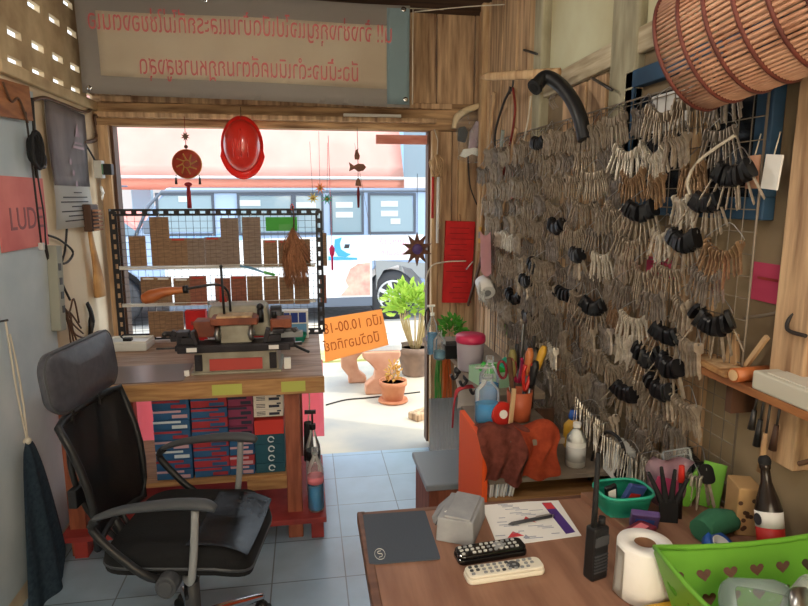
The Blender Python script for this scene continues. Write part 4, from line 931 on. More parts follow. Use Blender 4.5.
# ================================================================== DESK
DX0, DX1, DY0, DY1, DZ = .105, .985, .5, 1.352, .75
dk = thing('desk', 'brown laminate desk in the foreground at the lower right', 'desk', (.55, .93, 0))
box_obj('desk_top', (0, 0, DZ-.0125), (DX1-DX0, DY1-DY0, .025), 'wood_desk', dk, bevel=.002)
m = MB(); m.box((DX0-.55+.008, 0, DZ-.013), (.02, DY1-DY0+.006, .03)); m.box((0, DY1-.93-.006, DZ-.013), (DX1-DX0, .018, .03)); m.build('edge_strip', 'wood_desk_edge', dk, .004)
for x in (DX0+.05, DX1-.05):
    for y in (DY0+.05, DY1-.05): box_obj('leg', (x-.55, y-.93, .35), (.05, .05, .70), 'wood_dark', dk, bevel=.003)
m = MB(); m.box((DX0+.05-.55, 0, .66), (.03, DY1-DY0-.08, .09)); m.box((0, DY1-.06-.93, .66), (DX1-DX0-.1, .03, .09)); m.build('apron', 'wood_dark', dk)
t = thing('mouse_pad', 'dark blue grey mouse pad with oval logo at the desk corner', 'mouse pad', (.188, 1.237, DZ+.0005), math.radians(-1.5))
MB().prism(rrect(.15, .2, .006), .003).build('pad', M('pad_cloth', (70, 78, 90), .85, bump=.1, scale=200), t)
m = MB(); m.tube([(-.05+.011*math.cos(a*PI/10), -.068+.02*math.sin(a*PI/10), .0032) for a in range(20)], .0011, 5, closed=True, flat=.5)
m.tube([(-.05+x, -.068+y, .0032) for x, y in ((-.003, -.012), (.004, -.008), (.004, .0), (-.003, .002), (-.004, .009), (.003, .011))], .0014, 5, spline=4, flat=.5); m.build('logo', 'lgrey', t)
t = thing('grey_pouch', 'grey soft wrapped package standing beside the mouse pad', 'package', (.333, 1.245, DZ), math.radians(-28))
PG = M('grey_fabric', (158, 160, 164), .75, col2=(136, 138, 142), scale=14, bump=.4)
m = MB(); m.box((0, 0, .0275), (.085, .13, .055), top=.95); m.box((.004, .0, .0575), (.06, .12, .006), (0, .05, 0)); pb_ = m.build('pouch_body', PG, t, .006)
m = MB(); m.prism([(0, 0), (-.03, .004), (-.034, .02), (-.004, .052)], .06, RX, (-.036, .055, .0)); m.build('folded_flap', PG, t, .003)
m = MB(); m.prism([(-.03, .05), (.01, .045), (.0, .062), (-.02, .066)], .002, None, (0, -.09, .0575)); m.build('white_mark', 'paper', t)
m = MB(); m.tube([(-.044, -.06, .035), (-.046, 0, .037), (-.044, .06, .034)], .0016, 5, spline=3); m.build('seam', 'dgrey', pb_)
t = thing('printed_flyer', 'white printed flyer with purple stripe lying on the desk', 'flyer', (.497, 1.262, DZ+.0004), math.radians(-2))
MB().prism([(-.10, -.105), (.098, -.085), (.106, .075), (-.09, .085)], .0012).build('sheet', 'paper', t)
m = MB(); m.prism([(.060, .068), (.084, .067), (.09, -.07), (.066, -.075)], .0006, c=(0, 0, .001)); m.build('purple_stripe', M('purple_print', (78, 50, 126), .6), t)
m = MB(); m.prism([(.061, .066), (.083, .065), (.084, .036), (.063, .036)], .0009, c=(0, 0, .001)); m.prism([(-.02, -.02), (.0, .01), (.016, -.02), (.004, -.012)], .0006, c=(0, 0, .001)); m.prism([(-.07, -.075), (-.03, -.07), (-.05, -.05)], .0006, c=(0, 0, .001)); m.build('red_print', M('flyer_red', (206, 60, 66), .6), t)
m = MB()
for i in range(26): m.box((random.uniform(-.085, .045), -.085+.16*(i+.5)/26, .0014), (random.uniform(.012, .045), .0022, .0006))
m.prism([(-.035, -.08), (-.02, -.08), (-.025, -.066)], .0006, c=(0, 0, .001)); m.build('small_print', M('grey_print', (150, 154, 170), .7), t)
t = thing('ballpoint_pen', 'dark thin pen lying across the printed flyer', 'pen', (.497, 1.247, DZ+.006), math.radians(10))
m = MB(); m.tube([(-.055, 0, 0), (-.045, 0, 0), (.06, 0, 0)], [.001, .0042, .0042], 10); m.build('barrel', 'dgrey', t)
m = MB(); m.box((.038, 0, .005), (.04, .003, .002)); m.cyl((.06, 0, 0), (.066, 0, 0), .003); m.build('clip', 'steel', t)
def remote(label, loc, rz, w, l, h, body, btn, seed):
    t = thing('remote_control', label, 'remote control', loc, rz, 'remote controls on the desk')
    m = MB(); m.prism(rrect(l, w, .012), h*.6); m.prism(rrect(l*.98, w*.94, .012), h*.4, c=(0, 0, h*.6)); m.build('case', body, t, .003)
    rnd = random.Random(seed)
    for i in range(11):
        for j in range(3):
            if rnd.random() < .08: continue
            m = MB(); m.prism(rrect(.0075, .0058, .002, 2), .002); m.build('button', btn[0] if rnd.random() < .85 else btn[1], t, loc=(-l*.42+l*.078*i, -w*.26+w*.26*j, h))
    m = MB(); m.lathe([(.007, 0), (.0125, 0), (.0125, .0016), (.007, .0016)], (l*.12, 0, h), 18); m.build('navigation_ring', btn[1], t)
    return t
remote('black remote control with grey buttons beside the grey pouch', (.368, 1.135, DZ), math.radians(-6+12), .046, .155, .02, 'black_gloss', ('lgrey', 'grey'), 3)
remote('white remote control lying nearest on the desk', (.376, 1.066, DZ), math.radians(4), .042, .165, .018, M('ivory_plastic', (222, 216, 200), .4), ('grey', 'dgrey'), 5)
bb = thing('plank_board', 'thin wooden board lying on the desk along the right wall', 'board', (.82, 1.145, DZ))
MB().prism([(-.155, .19), (.15, .19), (.15, -.2), (-.10, -.2)], .018).build('board_body', 'wood_desk', bb, .002)
BZ2 = DZ+.0185
# walkie talkie
t = thing('walkie_talkie', 'black two-way radio with tall antenna standing on the desk', 'radio', (.553, 1.03, DZ), .3)
MB().box((0, 0, .056), (.042, .028, .112), top=.94).build('radio_body', 'black', t, .005)
m = MB(); m.tube([(-.01, 0, .11), (-.01, 0, .15), (-.01, 0, .265)], [.0065, .0055, .0045], 10); m.build('antenna', 'black_soft', t)
m = MB(); m.cyl((.01, 0, .11), (.01, 0, .127), .007); m.build('volume_knob', 'black_soft', t)
m = MB(); m.box((0, -.0145, .085), (.034, .002, .02)); m.build('screen', 'dgrey', t)
m = MB()
for i in range(6): m.box((0, -.0145, .02+.007*i), (.034, .002, .003))
m.build('speaker_grille', 'dgrey', t)
# toilet roll
t = thing('paper_roll', 'white toilet paper roll standing on the desk by the lime basket', 'toilet roll', (.619, .970, DZ)); t.scale = (.95, .95, 1)
m = MB(); m.lathe([(.021, 0), (.052, 0), (.0535, .003), (.0535, .103), (.052, .106), (.021, .106), (.021, 0)], n=40); m.build('paper', M('tissue', (240, 238, 234), .95, bump=.15, scale=60), t)
m = MB(); m.lathe([(.0188, .002), (.0208, .002), (.0208, .104), (.0188, .104), (.0188, .002)], n=28); m.build('cardboard_core', M('core_card', (134, 96, 70), .9), t)
m = MB(); m.sheet(lambda u, v: (-.0535-.001-.004*v*u, -.02+.03*u, .1-.095*v), 3, 6, thick=.001); m.build('loose_end', 'paper', t)
# lime basket with heart holes
bk_ = thing('lime_basket', 'bright lime green plastic basket with heart holes at the lower right', 'basket', (.80, .755, DZ))
def heart(cx, cy, s): 
    r = []
    for i in range(16):
        a = 2*PI*i/16; r.append((cx+s*.0625*16*math.sin(a)**3, cy+s*.0625*(13*math.cos(a)-5*math.cos(2*a)-2*math.cos(3*a)-math.cos(4*a))))
    return r
def wall_with_hearts(m, p00, p10, p01, p11, nx, nz, th):
    """wall between bottom p00-p10 and top p01-p11 pierced with hearts, two skins with thickness th"""
    p00, p10, p01, p11 = map(Vector, (p00, p10, p01, p11)); n = (p10-p00).cross(p01-p00).normalized()*th
    def at(u, v): return p00.lerp(p10, u).lerp(p01.lerp(p11, u), v)
    fr = []
    for k in range(nx):
        for j in range(nz):
            u0, u1, v0, v1 = k/nx, (k+1)/nx, .12+.66*j/nz, .12+.66*(j+1)/nz
            pts = heart((u0+u1)/2, (v0+v1)/2, 1); W_ = (p10-p00).length; H_ = (p01-p00).length
            hs = [((u0+u1)/2+(x-(u0+u1)/2)*.0135/W_, (v0+v1)/2+(y-(v0+v1)/2)*.0135/H_) for x, y in pts]
            ring = []
            for x, y in hs:
                dx, dy = x-(u0+u1)/2, y-(v0+v1)/2; hx, hy = (u1-u0)/2, (v1-v0)/2
                s = min(hx/abs(dx) if abs(dx) > 1e-9 else 1e9, hy/abs(dy) if abs(dy) > 1e-9 else 1e9); ring.append(((u0+u1)/2+dx*s, (v0+v1)/2+dy*s))
            for off in (Vector(), n):
                a = [m.bm.verts.new(at(*q)+off) for q in hs]; b = [m.bm.verts.new(at(*q)+off) for q in ring]
                for i in range(16): m._f([a[i], a[(i+1) % 16], b[(i+1) % 16], b[i]])
                # corners
                for cu, cv in ((u0, v0), (u1, v0), (u1, v1), (u0, v1)):
                    for i in range(16):
                        x0, y0 = ring[i]; x1, y1 = ring[(i+1) % 16]
                        if (abs(x0-cu) < 1e-6 or abs(y0-cv) < 1e-6) and (abs(x1-cu) < 1e-6 or abs(y1-cv) < 1e-6) and abs(x0-x1) > 1e-6 and abs(y0-y1) > 1e-6:
                            m._f([b[i], b[(i+1) % 16], m.bm.verts.new(at(cu, cv)+off)])
    for a, b_ in ((0, .12), (.78, 1)):
        for off in (Vector(), n): m._f([m.bm.verts.new(at(*q)+off) for q in ((0, a), (1, a), (1, b_), (0, b_))])
T = [(-.20, .155), (.20, .155), (.20, -.16), (-.20, -.16)]; Bq = [(-.165, .12), (.165, .12), (.165, -.125), (-.165, -.125)]
m = MB(); hz_ = .125
for i in range(4):
    a, b = Bq[i], Bq[(i+1) % 4]; c, d = T[i], T[(i+1) % 4]
    wall_with_hearts(m, (*b, .003), (*a, .003), (*d, hz_), (*c, hz_), (7, 5, 7, 5)[i], 2, .002)
m.box((0, 0, .002), (.335, .25, .004)); m.build('basket_shell', 'lime', bk_, fix=False)
m = MB(); rim = []
for i in range(4):
    a, b = Vector((*T[i], hz_)), Vector((*T[(i+1) % 4], hz_))
    for k in range(6): rim.append(a.lerp(b, k/6)+Vector((0, 0, .012*(abs(k/6-.5)*2)**2-.004)))
m.tube(rim, .0055, 8, closed=True, flat=.8); m.build('rim', 'lime', bk_)
t = thing('glass_jar', 'clear glass jar lying on its side inside the lime basket', 'jar', (.725, .80, DZ+.082), rot=(1.15, .2, .5))
MB().lathe([(.01, -.05), (.036, -.05), (.042, -.04), (.042, .03), (.036, .045), (.03, .05), (.03, .06)], n=28).build('jar_glass', 'glass', t)
MB().lathe([(.001, .058), (.032, .058), (.033, .062), (.033, .074), (.001, .075)], n=28).build('lid', 'steel', t)
t = thing('clear_pouch', 'clear plastic pouch with green leaf print at the right end of the basket', 'pouch', (.80, .775, DZ+.085), rot=(.3, .1, .4))
MB().lathe([(.02, -.05), (.05, -.04), (.056, 0), (.05, .04), (.018, .055), (.026, .07)], n=18, sy=.7).build('pouch_skin', 'clear', t)
m = MB(); m.ball((0, 0, -.01), (.034, .022, .03)); m.build('green_content', 'leaf', t)
t = thing('bent_bar', 'black bent metal handle lying in the basket front', 'handle', (.79, .70, DZ+.07))
m = MB(); m.tube([(-.03, .03, .0), (-.01, .05, .02), (.04, .045, .02), (.1, .0, .01)], .006, 8, spline=5); m.build('handle_bar', 'black', t)
t = thing('yellow_ruler', 'yellow wooden ruler lying against the foot of the paper roll', 'ruler', (.60, .895, DZ), math.radians(4))
MB().box((0, 0, .012), (.13, .022, .024)).build('ruler_body', 'yellow', t, .002)

# teal basket with packets on the board
t = thing('teal_basket', 'small teal basket holding odds and ends on the board behind the radio', 'basket', (.725, 1.24, BZ2))
m = MB(); m.sheet(lambda u, v: ((.052+.012*v)*math.copysign(abs(math.cos(2*PI*u))**.6, math.cos(2*PI*u)), (.04+.01*v)*math.copysign(abs(math.sin(2*PI*u))**.6, math.sin(2*PI*u)), .05*v), 32, 3, thick=.002); m.box((0, 0, .002), (.095, .07, .003))
m.tube([(.064*math.copysign(abs(math.cos(a*PI/16))**.6, math.cos(a*PI/16)), .05*math.copysign(abs(math.sin(a*PI/16))**.6, math.sin(a*PI/16)), .05) for a in range(32)], .004, 6, closed=True); m.build('basket_shell', 'teal', t)
def bit(name, label, cat, loc, c, s, mat, rot=(0, 0, 0), bev=.003, group=None, second=None):
    t = thing(name, label, cat, loc, rot=rot, group=group); MB().box(c, s).build(name+'_body', mat, t, bev)
    if second: MB().box(second[0], second[1]).build('printed_panel', second[2], t, .001)
    return t
bit('foil_packet', 'dark blue foil packet leaning in the teal basket', 'packet', (.725, 1.225, BZ2+.012), (0, 0, .03), (.05, .012, .07), M('foil_blue', (58, 74, 130), .35), (.25, .3, .2), second=((0, -.0065, .03), (.03, .001, .03), 'red'))
bit('foil_packet', 'striped black and white packet at the left of the teal basket', 'packet', (.698, 1.24, BZ2+.008), (0, 0, .03), (.03, .01, .07), 'black', (.2, -.25, .1), second=((0, -.0055, .03), (.02, .001, .05), 'paper'))
bit('foil_packet', 'violet packet in front of the teal basket on the board', 'packet', (.735, 1.165, BZ2), (0, 0, .024), (.06, .016, .048), M('foil_violet', (96, 76, 130), .35), (.5, 0, -.4), second=((0, -.0085, .024), (.04, .001, .02), 'blue'))
bit('foil_packet', 'maroon packet lying behind the paper roll', 'packet', (.70, 1.12, BZ2), (0, 0, .012), (.07, .04, .022), M('foil_maroon', (120, 48, 60), .35), (0, 0, .5), second=((0, 0, .0235), (.04, .02, .001), 'pink'))
t = thing('pink_bag', 'pink and white printed plastic bag standing against the right wall', 'bag', (.82, 1.24, BZ2), rot=(.12, .18, -.3))
MB().sheet(lambda u, v: (-.045+.09*u+.01*math.sin(v*6), .012*math.sin(u*7+v*3), .125*v*(1+.1*u)), 10, 8, thick=.01).build('bag_body', M('pink_film', (190, 140, 164), .35, col2=(220, 196, 206), scale=9), t)
MB().box((.0, -.014, .06), (.06, .002, .05)).build('printed_panel', M('magenta_print', (186, 70, 110), .5), t)
t = thing('black_comb', 'black plastic fork-shaped clip standing behind the paper roll', 'clip', (.80, 1.17, BZ2), rot=(.05, -.05, -.4))
m = MB(); m.box((0, 0, .03), (.04, .012, .06))
for i, (dx, l, a) in enumerate(((-.02, .07, -.5), (-.008, .085, -.2), (.006, .08, .1), (.018, .06, .4))): m.tube([(dx*.8, 0, .05), (dx+.02*a, 0, .05+l*.5), (dx+.05*a, 0, .05+l)], [.008, .006, .004], 8, spline=3)
m.build('clip_body', 'black_soft', t, .003)
t = thing('red_screwdriver', 'red tipped driver standing upright beside the black clip', 'screwdriver', (.835, 1.18, BZ2), rot=(0, -.04, 0))
m = MB(); m.cyl((0, 0, 0), (0, 0, .09), .005); m.build('shaft', 'black', t); m = MB(); m.cyl((0, 0, .09), (0, 0, .13), .008, .006); m.build('handle', 'red', t, .001)
t = thing('green_cloth_roll', 'rolled dark green cloth on the board beside the lime basket', 'cloth', (.865, 1.10, BZ2))
m = MB(); m.tube([(-.05, -.02, .028), (0, .0, .032), (.05, .01, .026)], [.025, .03, .022], 12, spline=4); m.build('cloth', M('green_cloth', (52, 110, 82), .9, bump=.3, scale=60), t)
t = thing('tape_roll', 'blue adhesive tape roll leaning on the green cloth', 'tape', (.835, 1.05, BZ2), rot=(.5, .3, 0))
m = MB(); m.lathe([(.022, 0), (.034, 0), (.034, .02), (.022, .02), (.022, 0)], (0, 0, .0), 28); m.build('tape', 'blue', t); m = MB(); m.lathe([(.02, 0), (.022, 0), (.022, .021), (.02, .021), (.02, 0)], (0, 0, 0), 28); m.build('tape_core', 'paper', t)
bit('lime_card', 'lime green card standing against the wall behind the basket', 'card', (.93, 1.215, BZ2), (0, 0, .055), (.05, .004, .11), 'lime', (-.15, .1, -.6))
bit('lime_sachet', 'lime sachet leaning beside the pink bag', 'sachet', (.875, 1.235, BZ2), (0, 0, .05), (.032, .012, .1), 'lime', (-.1, .5, -.3))
bit('white_film', 'crumpled clear white wrapper on the board under the keys', 'wrapper', (.905, 1.275, BZ2), (0, 0, .06), (.07, .02, .13), 'clear', (.0, -.2, -.2), .008)
t = bit('speckled_box', 'brown cardboard box with dark spots standing by the right wall', 'box', (.945, 1.12, BZ2), (0, 0, .055), (.05, .07, .11), M('kraft_card', (178, 142, 96), .85), (0, 0, -.3))
m = MB()
for i in range(12): m.prism(circ(.005, 8), .001, RX, (random.uniform(-.02, .02), -.035, random.uniform(.015, .1)))
m.build('spots', 'wood_dark', t)
t = thing('dark_bottle', 'dark bottle with red and white label leaning at the right wall', 'bottle', P(772, 552, X=.93), rot=(-.32, .06, 0)); t.scale = (.9, .9, 1)
m = MB(); m.lathe([(.026, 0), (.029, .008), (.029, .085), (.024, .105), (.012, .14), (.010, .165), (.012, .168), (.012, .18), (.001, .181)], n=24); m.build('bottle_body', M('dark_glass', (40, 32, 28), .15), t)
m = MB(); m.lathe([(.0296, .012), (.0296, .05)], n=24); m.build('lower_label', M('label_red', (190, 44, 40), .5), t); m = MB(); m.lathe([(.0298, .05), (.0298, .082)], n=24); m.build('upper_label', 'paper', t)
m = MB(); m.prism(circ(.012, 14), .001, RYZ, (-.0298, 0, .066)); m.build('label_emblem', 'ink', t)
m = MB(); m.ball((0, 0, .182), .014); m.build('stopper', 'black_soft', t)
wire('loop_cord', 'dark brown cord looping over the wall behind the leaning bottle', [(.95, .99, .98), (.96, .95, 1.0), (.965, .90, .96), (.955, .87, .86), (.95, .88, .80)], .005, 'cable_brown', 'cord')

# ================================================================== CABINET WITH ORANGE SIDE
CX0, CX1, CY0, CY1, CZ = .5, .87, 1.64, 1.965, .785
cb = thing('cabinet', 'open cabinet with bright orange side panel standing against the right wall', 'cabinet', (.74, 1.95, 0))
def C(x, y, z): return (x-.74, y-1.95, z)
box_obj('side_panel', C(CX0+.009, CY0+.14, CZ/2), (.018, .28, CZ), 'orange', cb, bevel=.002)
box_obj('side_panel', C(CX1+.08, (CY0+CY1)/2, .32), (.018, CY1-CY0, .64), 'wood_dark', cb)
box_obj('divider', C(.745, (CY0+CY1)/2+.06, .715), (.016, CY1-CY0-.14, .105), 'wood_dark', cb)
WG = M('grey_worktop', (138, 124, 108), .6, col2=(112, 100, 88), scale=8)
box_obj('top_panel', C(.638, (CY0+CY1)/2, CZ-.012), (.24, CY1-CY0, .02), WG, cb, bevel=.002)
box_obj('shelf', C((CX0+CX1)/2+.055, CY0+.16, .655), (CX1-CX0+.07, .32, .016), WG, cb, bevel=.002)
box_obj('lower_shelf', C((CX0+CX1)/2+.05, CY0+.15, .59), (CX1-CX0+.06, .32, .018), 'wood_edge', cb, bevel=.002)
box_obj('back_panel', C((CX0+CX1)/2, CY1-.01, CZ/2-.01), (CX1-CX0-.03, .012, CZ-.03), 'wood_dark', cb)
for i in range(9):
    t = thing('magazine', f'thin magazine standing in the orange cabinet, {ORD[i]} from the orange side', 'magazine', (CX0+.030+.0085*i, CY0+.012+.005*math.sin(i*2.3), .6005), 0, 'magazines in the cabinet', rot=(0, .05+.02*i, 0))
    h = .13-.006*(i % 3)
    MB().box((0, .09, h/2), (.0045, .18, h)).build('pages', 'paper', t); MB().box((.0028, .09, h/2), (.001, .182, h+.001)).build('cover', [W['paper'], W['ink'], W['lblue'], W['paper']][i % 4], t)
# rags
RB = M('brown_rag', (156, 86, 72), .95, col2=(124, 64, 54), scale=40, bump=.4); RO = M('orange_rag', (206, 92, 56), .95, col2=(180, 74, 46), scale=40, bump=.4)
t = thing('brown_rag', 'crumpled red brown cloth draped over the cabinet front', 'rag', (.565, CY0, CZ))
def rag(w, lt, lf, fr, ph):
    def fn(u, v):
        x = -w/2+w*u; a = v*(lt+lf)
        if a < lt: y, z = lt-a, .012+.016*math.sin(u*PI*2.2+ph)*math.sin(v*4+.4)+.04*math.exp(-((u-.5)**2)*9-((a-lt*.7)/.05)**2)
        else: y, z = -.012-.010*math.sin(u*fr+ph), -(a-lt)
        x += .010*math.sin(v*9+ph+u*3)
        if a >= lt: x *= 1-.12*((a-lt)/lf); z += .012*math.sin(u*5+ph); y -= .012*math.sin(u*fr*1.6+v*3)
        return (x, y, z)
    return fn
MB().sheet(rag(.145, .10, .125, 9, .5), 30, 26, thick=.006).build('cloth', RB, t)
t = thing('orange_rag', 'bright orange cloth draped over the cabinet front beside the brown one', 'rag', (.675, CY0-.006, CZ))
MB().sheet(rag(.115, .09, .115, 7, 2.2), 26, 24, thick=.006).build('cloth', RO, t)

# bottles and tools on the cabinet
bottle('gel_bottle', 'clear pump bottle of blue liquid nearest the orange panel', (.556, 1.79, CZ), .165, .04, LIQ, .42, 'clear', pump=True, sy=.6)
bottle('gel_bottle', 'clear bottle of bright blue liquid just behind the first gel bottle', (.596, 1.90, CZ), .19, .034, LIQ, .5, 'clear', sy=.8)
cup = thing('tool_cup', 'dark orange cup full of pliers and tools on the cabinet', 'tool cup', (.668, 1.80, CZ))
MB().lathe([(.028, 0), (.036, .004), (.042, .10), (.039, .10), (.033, .006), (.001, .006)], n=24).build('cup', M('rust_plastic', (172, 84, 52), .5), cup)
cup2 = thing('tool_cup', 'dark cup of drivers and files against the wall on the cabinet', 'tool cup', (.715, 1.905, CZ))
MB().lathe([(.03, 0), (.038, .004), (.043, .10), (.04, .10), (.036, .006), (.001, .006)], n=24).build('cup', 'wood_dark', cup2)
def tool(name, label, cat, base, lean, L_, hm, sh='driver', hl=.09):
    """a tool standing in a cup; handle uppermost"""
    t = thing(name, label, cat, base, rot=lean, group='tools in the cups')
    if sh == 'driver':
        m = MB(); m.cyl((0, 0, .01), (0, 0, L_-hl), .0035); m.build('shaft', 'steel', t)
        m = MB(); m.tube([(0, 0, L_-hl), (0, 0, L_-hl+.015), (0, 0, L_-.02), (0, 0, L_)], [.008, .012, .014, .008], 10); m.build('handle', hm, t)
    elif sh == 'pliers':
        m = MB(); m.tube([(0, 0, .012), (0, 0, L_-hl)], [.004, .011], 8, flat=.6); m.build('jaws', 'iron', t)
        for s in (-1, 1):
            m = MB(); m.tube([(0, 0, L_-hl), (s*.014, 0, L_-hl*.6), (s*.02, 0, L_-hl*.2), (s*.016, 0, L_)], [.006, .008, .008, .006], 8, spline=3, flat=.8); m.build('grip', hm, t)
    elif sh == 'scissors':
        m = MB(); m.tube([(0, 0, .01), (0, 0, L_-hl)], [.002, .008], 8, flat=.4); m.build('blades', 'steel', t)
        for s in (-1, 1):
            m = MB(); m.tube([(s*.016+.014*math.cos(a*PI/8), 0, L_-.03+.03*math.sin(a*PI/8)) for a in range(16)], .0045, 6, closed=True); m.build('finger_loop', hm, t)
    else:
        m = MB(); m.box((0, 0, L_/2+.005), (.014, .006, L_-.01)); m.build('tool_body', hm, t, .002)
    return t
cz = CZ+.012
tool('screwdriver', 'yellow handled driver standing leftmost in the orange cup', 'screwdriver', (.650, 1.80, cz), (0, -.05, 0), .225, 'olive')
tool('pliers', 'red handled pliers in the orange cup beside the yellow driver', 'pliers', (.668, 1.79, cz), (.1, .08, .5), .18, 'red', 'pliers')
tool('scissors', 'maroon handled scissors leaning left in the orange cup', 'scissors', (.657, 1.81, cz), (.1, -.22, 0), .20, M('maroon_plastic', (120, 36, 48), .4), 'scissors')
tool('screwdriver', 'orange handled chisel in the orange cup in front of the wall', 'screwdriver', (.68, 1.81, cz), (0, .10, 0), .225, 'wood_handle')
tool('steel_rule', 'bright steel rule standing tall in the cups by the wall', 'ruler', (.705, 1.915, cz), (.0, .08, .6), .28, 'steel', 'flat')
tool('screwdriver', 'yellow and blue handled driver leaning right in the dark cup', 'screwdriver', (.718, 1.89, cz), (.05, .28, 0), .22, 'yellow')
tool('pliers', 'black handled pliers in the dark cup', 'pliers', (.71, 1.92, cz), (-.05, .06, .8), .21, 'black', 'pliers')
tool('pliers', 'magenta handled cutters between the two cups', 'pliers', (.70, 1.90, cz), (.1, -.12, .3), .17, M('magenta_plastic', (176, 40, 84), .4), 'pliers')
tool('file', 'dark flat file standing at the back of the dark cup', 'file', (.73, 1.91, cz), (0, .12, .3), .24, 'iron', 'flat')
tool('pliers', 'dark handled pliers at the back of the orange cup', 'pliers', (.66, 1.815, cz), (-.1, -.1, 1.2), .2, 'wood_dark', 'pliers')
tool('file', 'thin rusty file leaning left in the orange cup', 'file', (.652, 1.79, cz), (.05, -.18, .2), .21, 'cable_brown', 'flat')
tool('screwdriver', 'small black driver at the right of the orange cup', 'screwdriver', (.684, 1.80, cz), (.08, .16, 0), .19, 'black')
tool('scissors', 'black handled scissors in the dark cup', 'scissors', (.722, 1.90, cz), (0, .16, .4), .2, 'black', 'scissors')
t = thing('red_tape_dispenser', 'red round tape dispenser lying behind the brown rag', 'dispenser', (.60, 1.79, CZ+.03), rot=(1.4, 0, .2))
m = MB(); m.lathe([(.012, 0), (.038, 0), (.04, .01), (.038, .022), (.012, .022), (.012, 0)], n=24); m.build('dispenser_body', 'red', t, .002); MB().lathe([(.001, .021), (.014, .021), (.014, .025)], n=16).build('hub', 'white', t)
t = thing('wooden_clamp', 'wooden stick standing between brown rag and orange cup', 'stick', (.618, 1.74, CZ), rot=(.05, .05, 0))
MB().box((0, 0, .065), (.014, .01, .13)).build('stick_body', 'wood_pale', t, .002)
t = bottle('glue_bottle', 'white glue bottle with yellow cap at the right of the orange rag', (.823, 1.70, .664), .14, .03, LIQ, 0, 'white'); 
MB().lathe([(.0305, .0), (.0305, .08), (.014, .115), (.001, .12)], n=20).build('glue_body', 'white', t); MB().lathe([(.031, .018), (.031, .065)], n=20).build('glue_label', 'lgrey', t)
t = thing('yellow_bulb', 'yellow and black nozzle bottle behind the glue bottle', 'bottle', (.87, 1.83, .664))
m = MB(); m.lathe([(.024, 0), (.03, .01), (.03, .08), (.012, .1)], n=20); m.build('bottle_body', 'yellow', t); m = MB(); m.lathe([(.013, .1), (.016, .11), (.01, .13), (.001, .131)], n=16); m.build('cap', 'blue', t)
t = thing('power_brick', 'white power adapter hanging by black cable under the keys', 'adapter', (.92, 1.62, .66), rot=(.1, .1, 0))
MB().box((0, 0, .05), (.05, .09, .11)).build('adapter_case', 'white', t, .006); m = MB(); m.cyl((-.02, -.055, .03), (-.02, -.04, .03), .016, n=16); m.build('socket', 'black', t)
m = MB(); m.tube([(-.02, -.05, .03), (-.03, -.08, .08), (-.03, -.03, .13), (-.03, .06, .11), (-.03, .10, .0), (-.03, .08, -.1), (-.02, .03, -.12)], .0055, 6, spline=6); m.build('power_cord', 'black', t)

# box with grey lid, corrugated sheet
t = thing('storage_box', 'wooden box with grey lid on the floor beyond the desk', 'box', (.54, 2.275, 0))
MB().box((0, 0, .195), (.2, .29, .39)).build('box_body', 'wood_leg', t, .003); MB().box((-.002, 0, .404), (.225, .32, .026)).build('lid', M('grey_lid', (142, 150, 156), .4), t, .006)
t = thing('corrugated_sheet', 'pale grey corrugated sheet leaning behind the lidded box', 'sheet', (.66, 2.68, .02), rot=(-.1, 0, 0))
MB().sheet(lambda u, v: (-.1+.2*u, .004*math.sin(u*80), .53*v), 60, 2, thick=.003).build('sheet_body', M('grey_sheet', (216, 218, 218), .5), t)

# ================================================================== LEDGE NEAR THE DOOR
ld = thing('wall_ledge', 'narrow wooden ledge on brackets between cabinet and doorway', 'shelf', (.75, 2.49, .76))
LW = M('ledge_wood', (150, 134, 116), .6, col2=(124, 108, 92), scale=6)
m = MB(); m.box((.0, .04, .0125), (.22, .96, .025)); m.box((-.1, .44, .0125), (.14, .16, .024)); m.build('ledge_board', LW, ld, .003)
m = MB(); m.box((.1, -.3, -.12), (.03, .03, .22)); m.box((.1, .35, -.12), (.03, .03, .22)); m.build('bracket', 'wood_dark', ld)
def ledge_pt(px, py): return P(px, py, Z=.786)
for i, (x, y) in enumerate(((.645, 2.52), (.66, 2.42), (.675, 2.31))):
    t = thing('iron_hook', ('black iron hook under the ledge, nearest the doorway', 'black iron hook under the middle of the ledge', 'black iron hook under the near end of the ledge')[i], 'hook', (x, y, .757), 0)
    m = MB(); m.tube([(0, 0, 0), (0, 0, -.03), (-.018, 0, -.05), (-.03, 0, -.03)], .007, 8, spline=4); m.ball((0, 0, -.012), .018); m.build('hook_bar', 'iron', t)
jl = ledge_pt(470, 369)
t = thing('plastic_jar', 'clear plastic jar with pink lid on the ledge', 'jar', jl)
MB().lathe([(.048, 0), (.052, .005), (.058, .12), (.058, .125)], n=32).build('jar_body', M('cloudy_plastic', (206, 196, 206), .3, transl=.3), t)
MB().lathe([(.001, .15), (.058, .15), (.062, .145), (.063, .122), (.06, .118)], n=32).build('lid', 'pink_lid', t)
MB().lathe([(.001, .01), (.046, .01), (.048, .03), (.001, .04)], n=20).build('contents', M('violet_content', (110, 100, 150), .7), t)
bp = ledge_pt(452, 357)
t = thing('ledge_plant', 'small bushy green plant in black pot at the far end of the ledge', 'potted plant', (bp.x, bp.y, .786))
pm = MB().box((0, 0, .032), (.075, .075, .064), top=1.15).build('pot', 'black', t, .003); MB().box((0, 0, .062), (.07, .07, .006)).build('soil', 'soil', pm)
m = MB(); leaves(m, (.0, 0, .12), 150, (.055, .05, .075), .03, .7, .28); m.build('foliage', 'leaf', t, fix=False)
for i in range(3): pass
b1 = ledge_pt(432, 354)
bottle('alcohol_bottle', 'slim clear pump bottle with pale blue liquid at the ledge end', (b1.x, b1.y, .786), .2, .024, M('pale_blue_liquid', (120, 190, 226), .15, transl=.4), .5, 'white', pump=True, sy=.8)
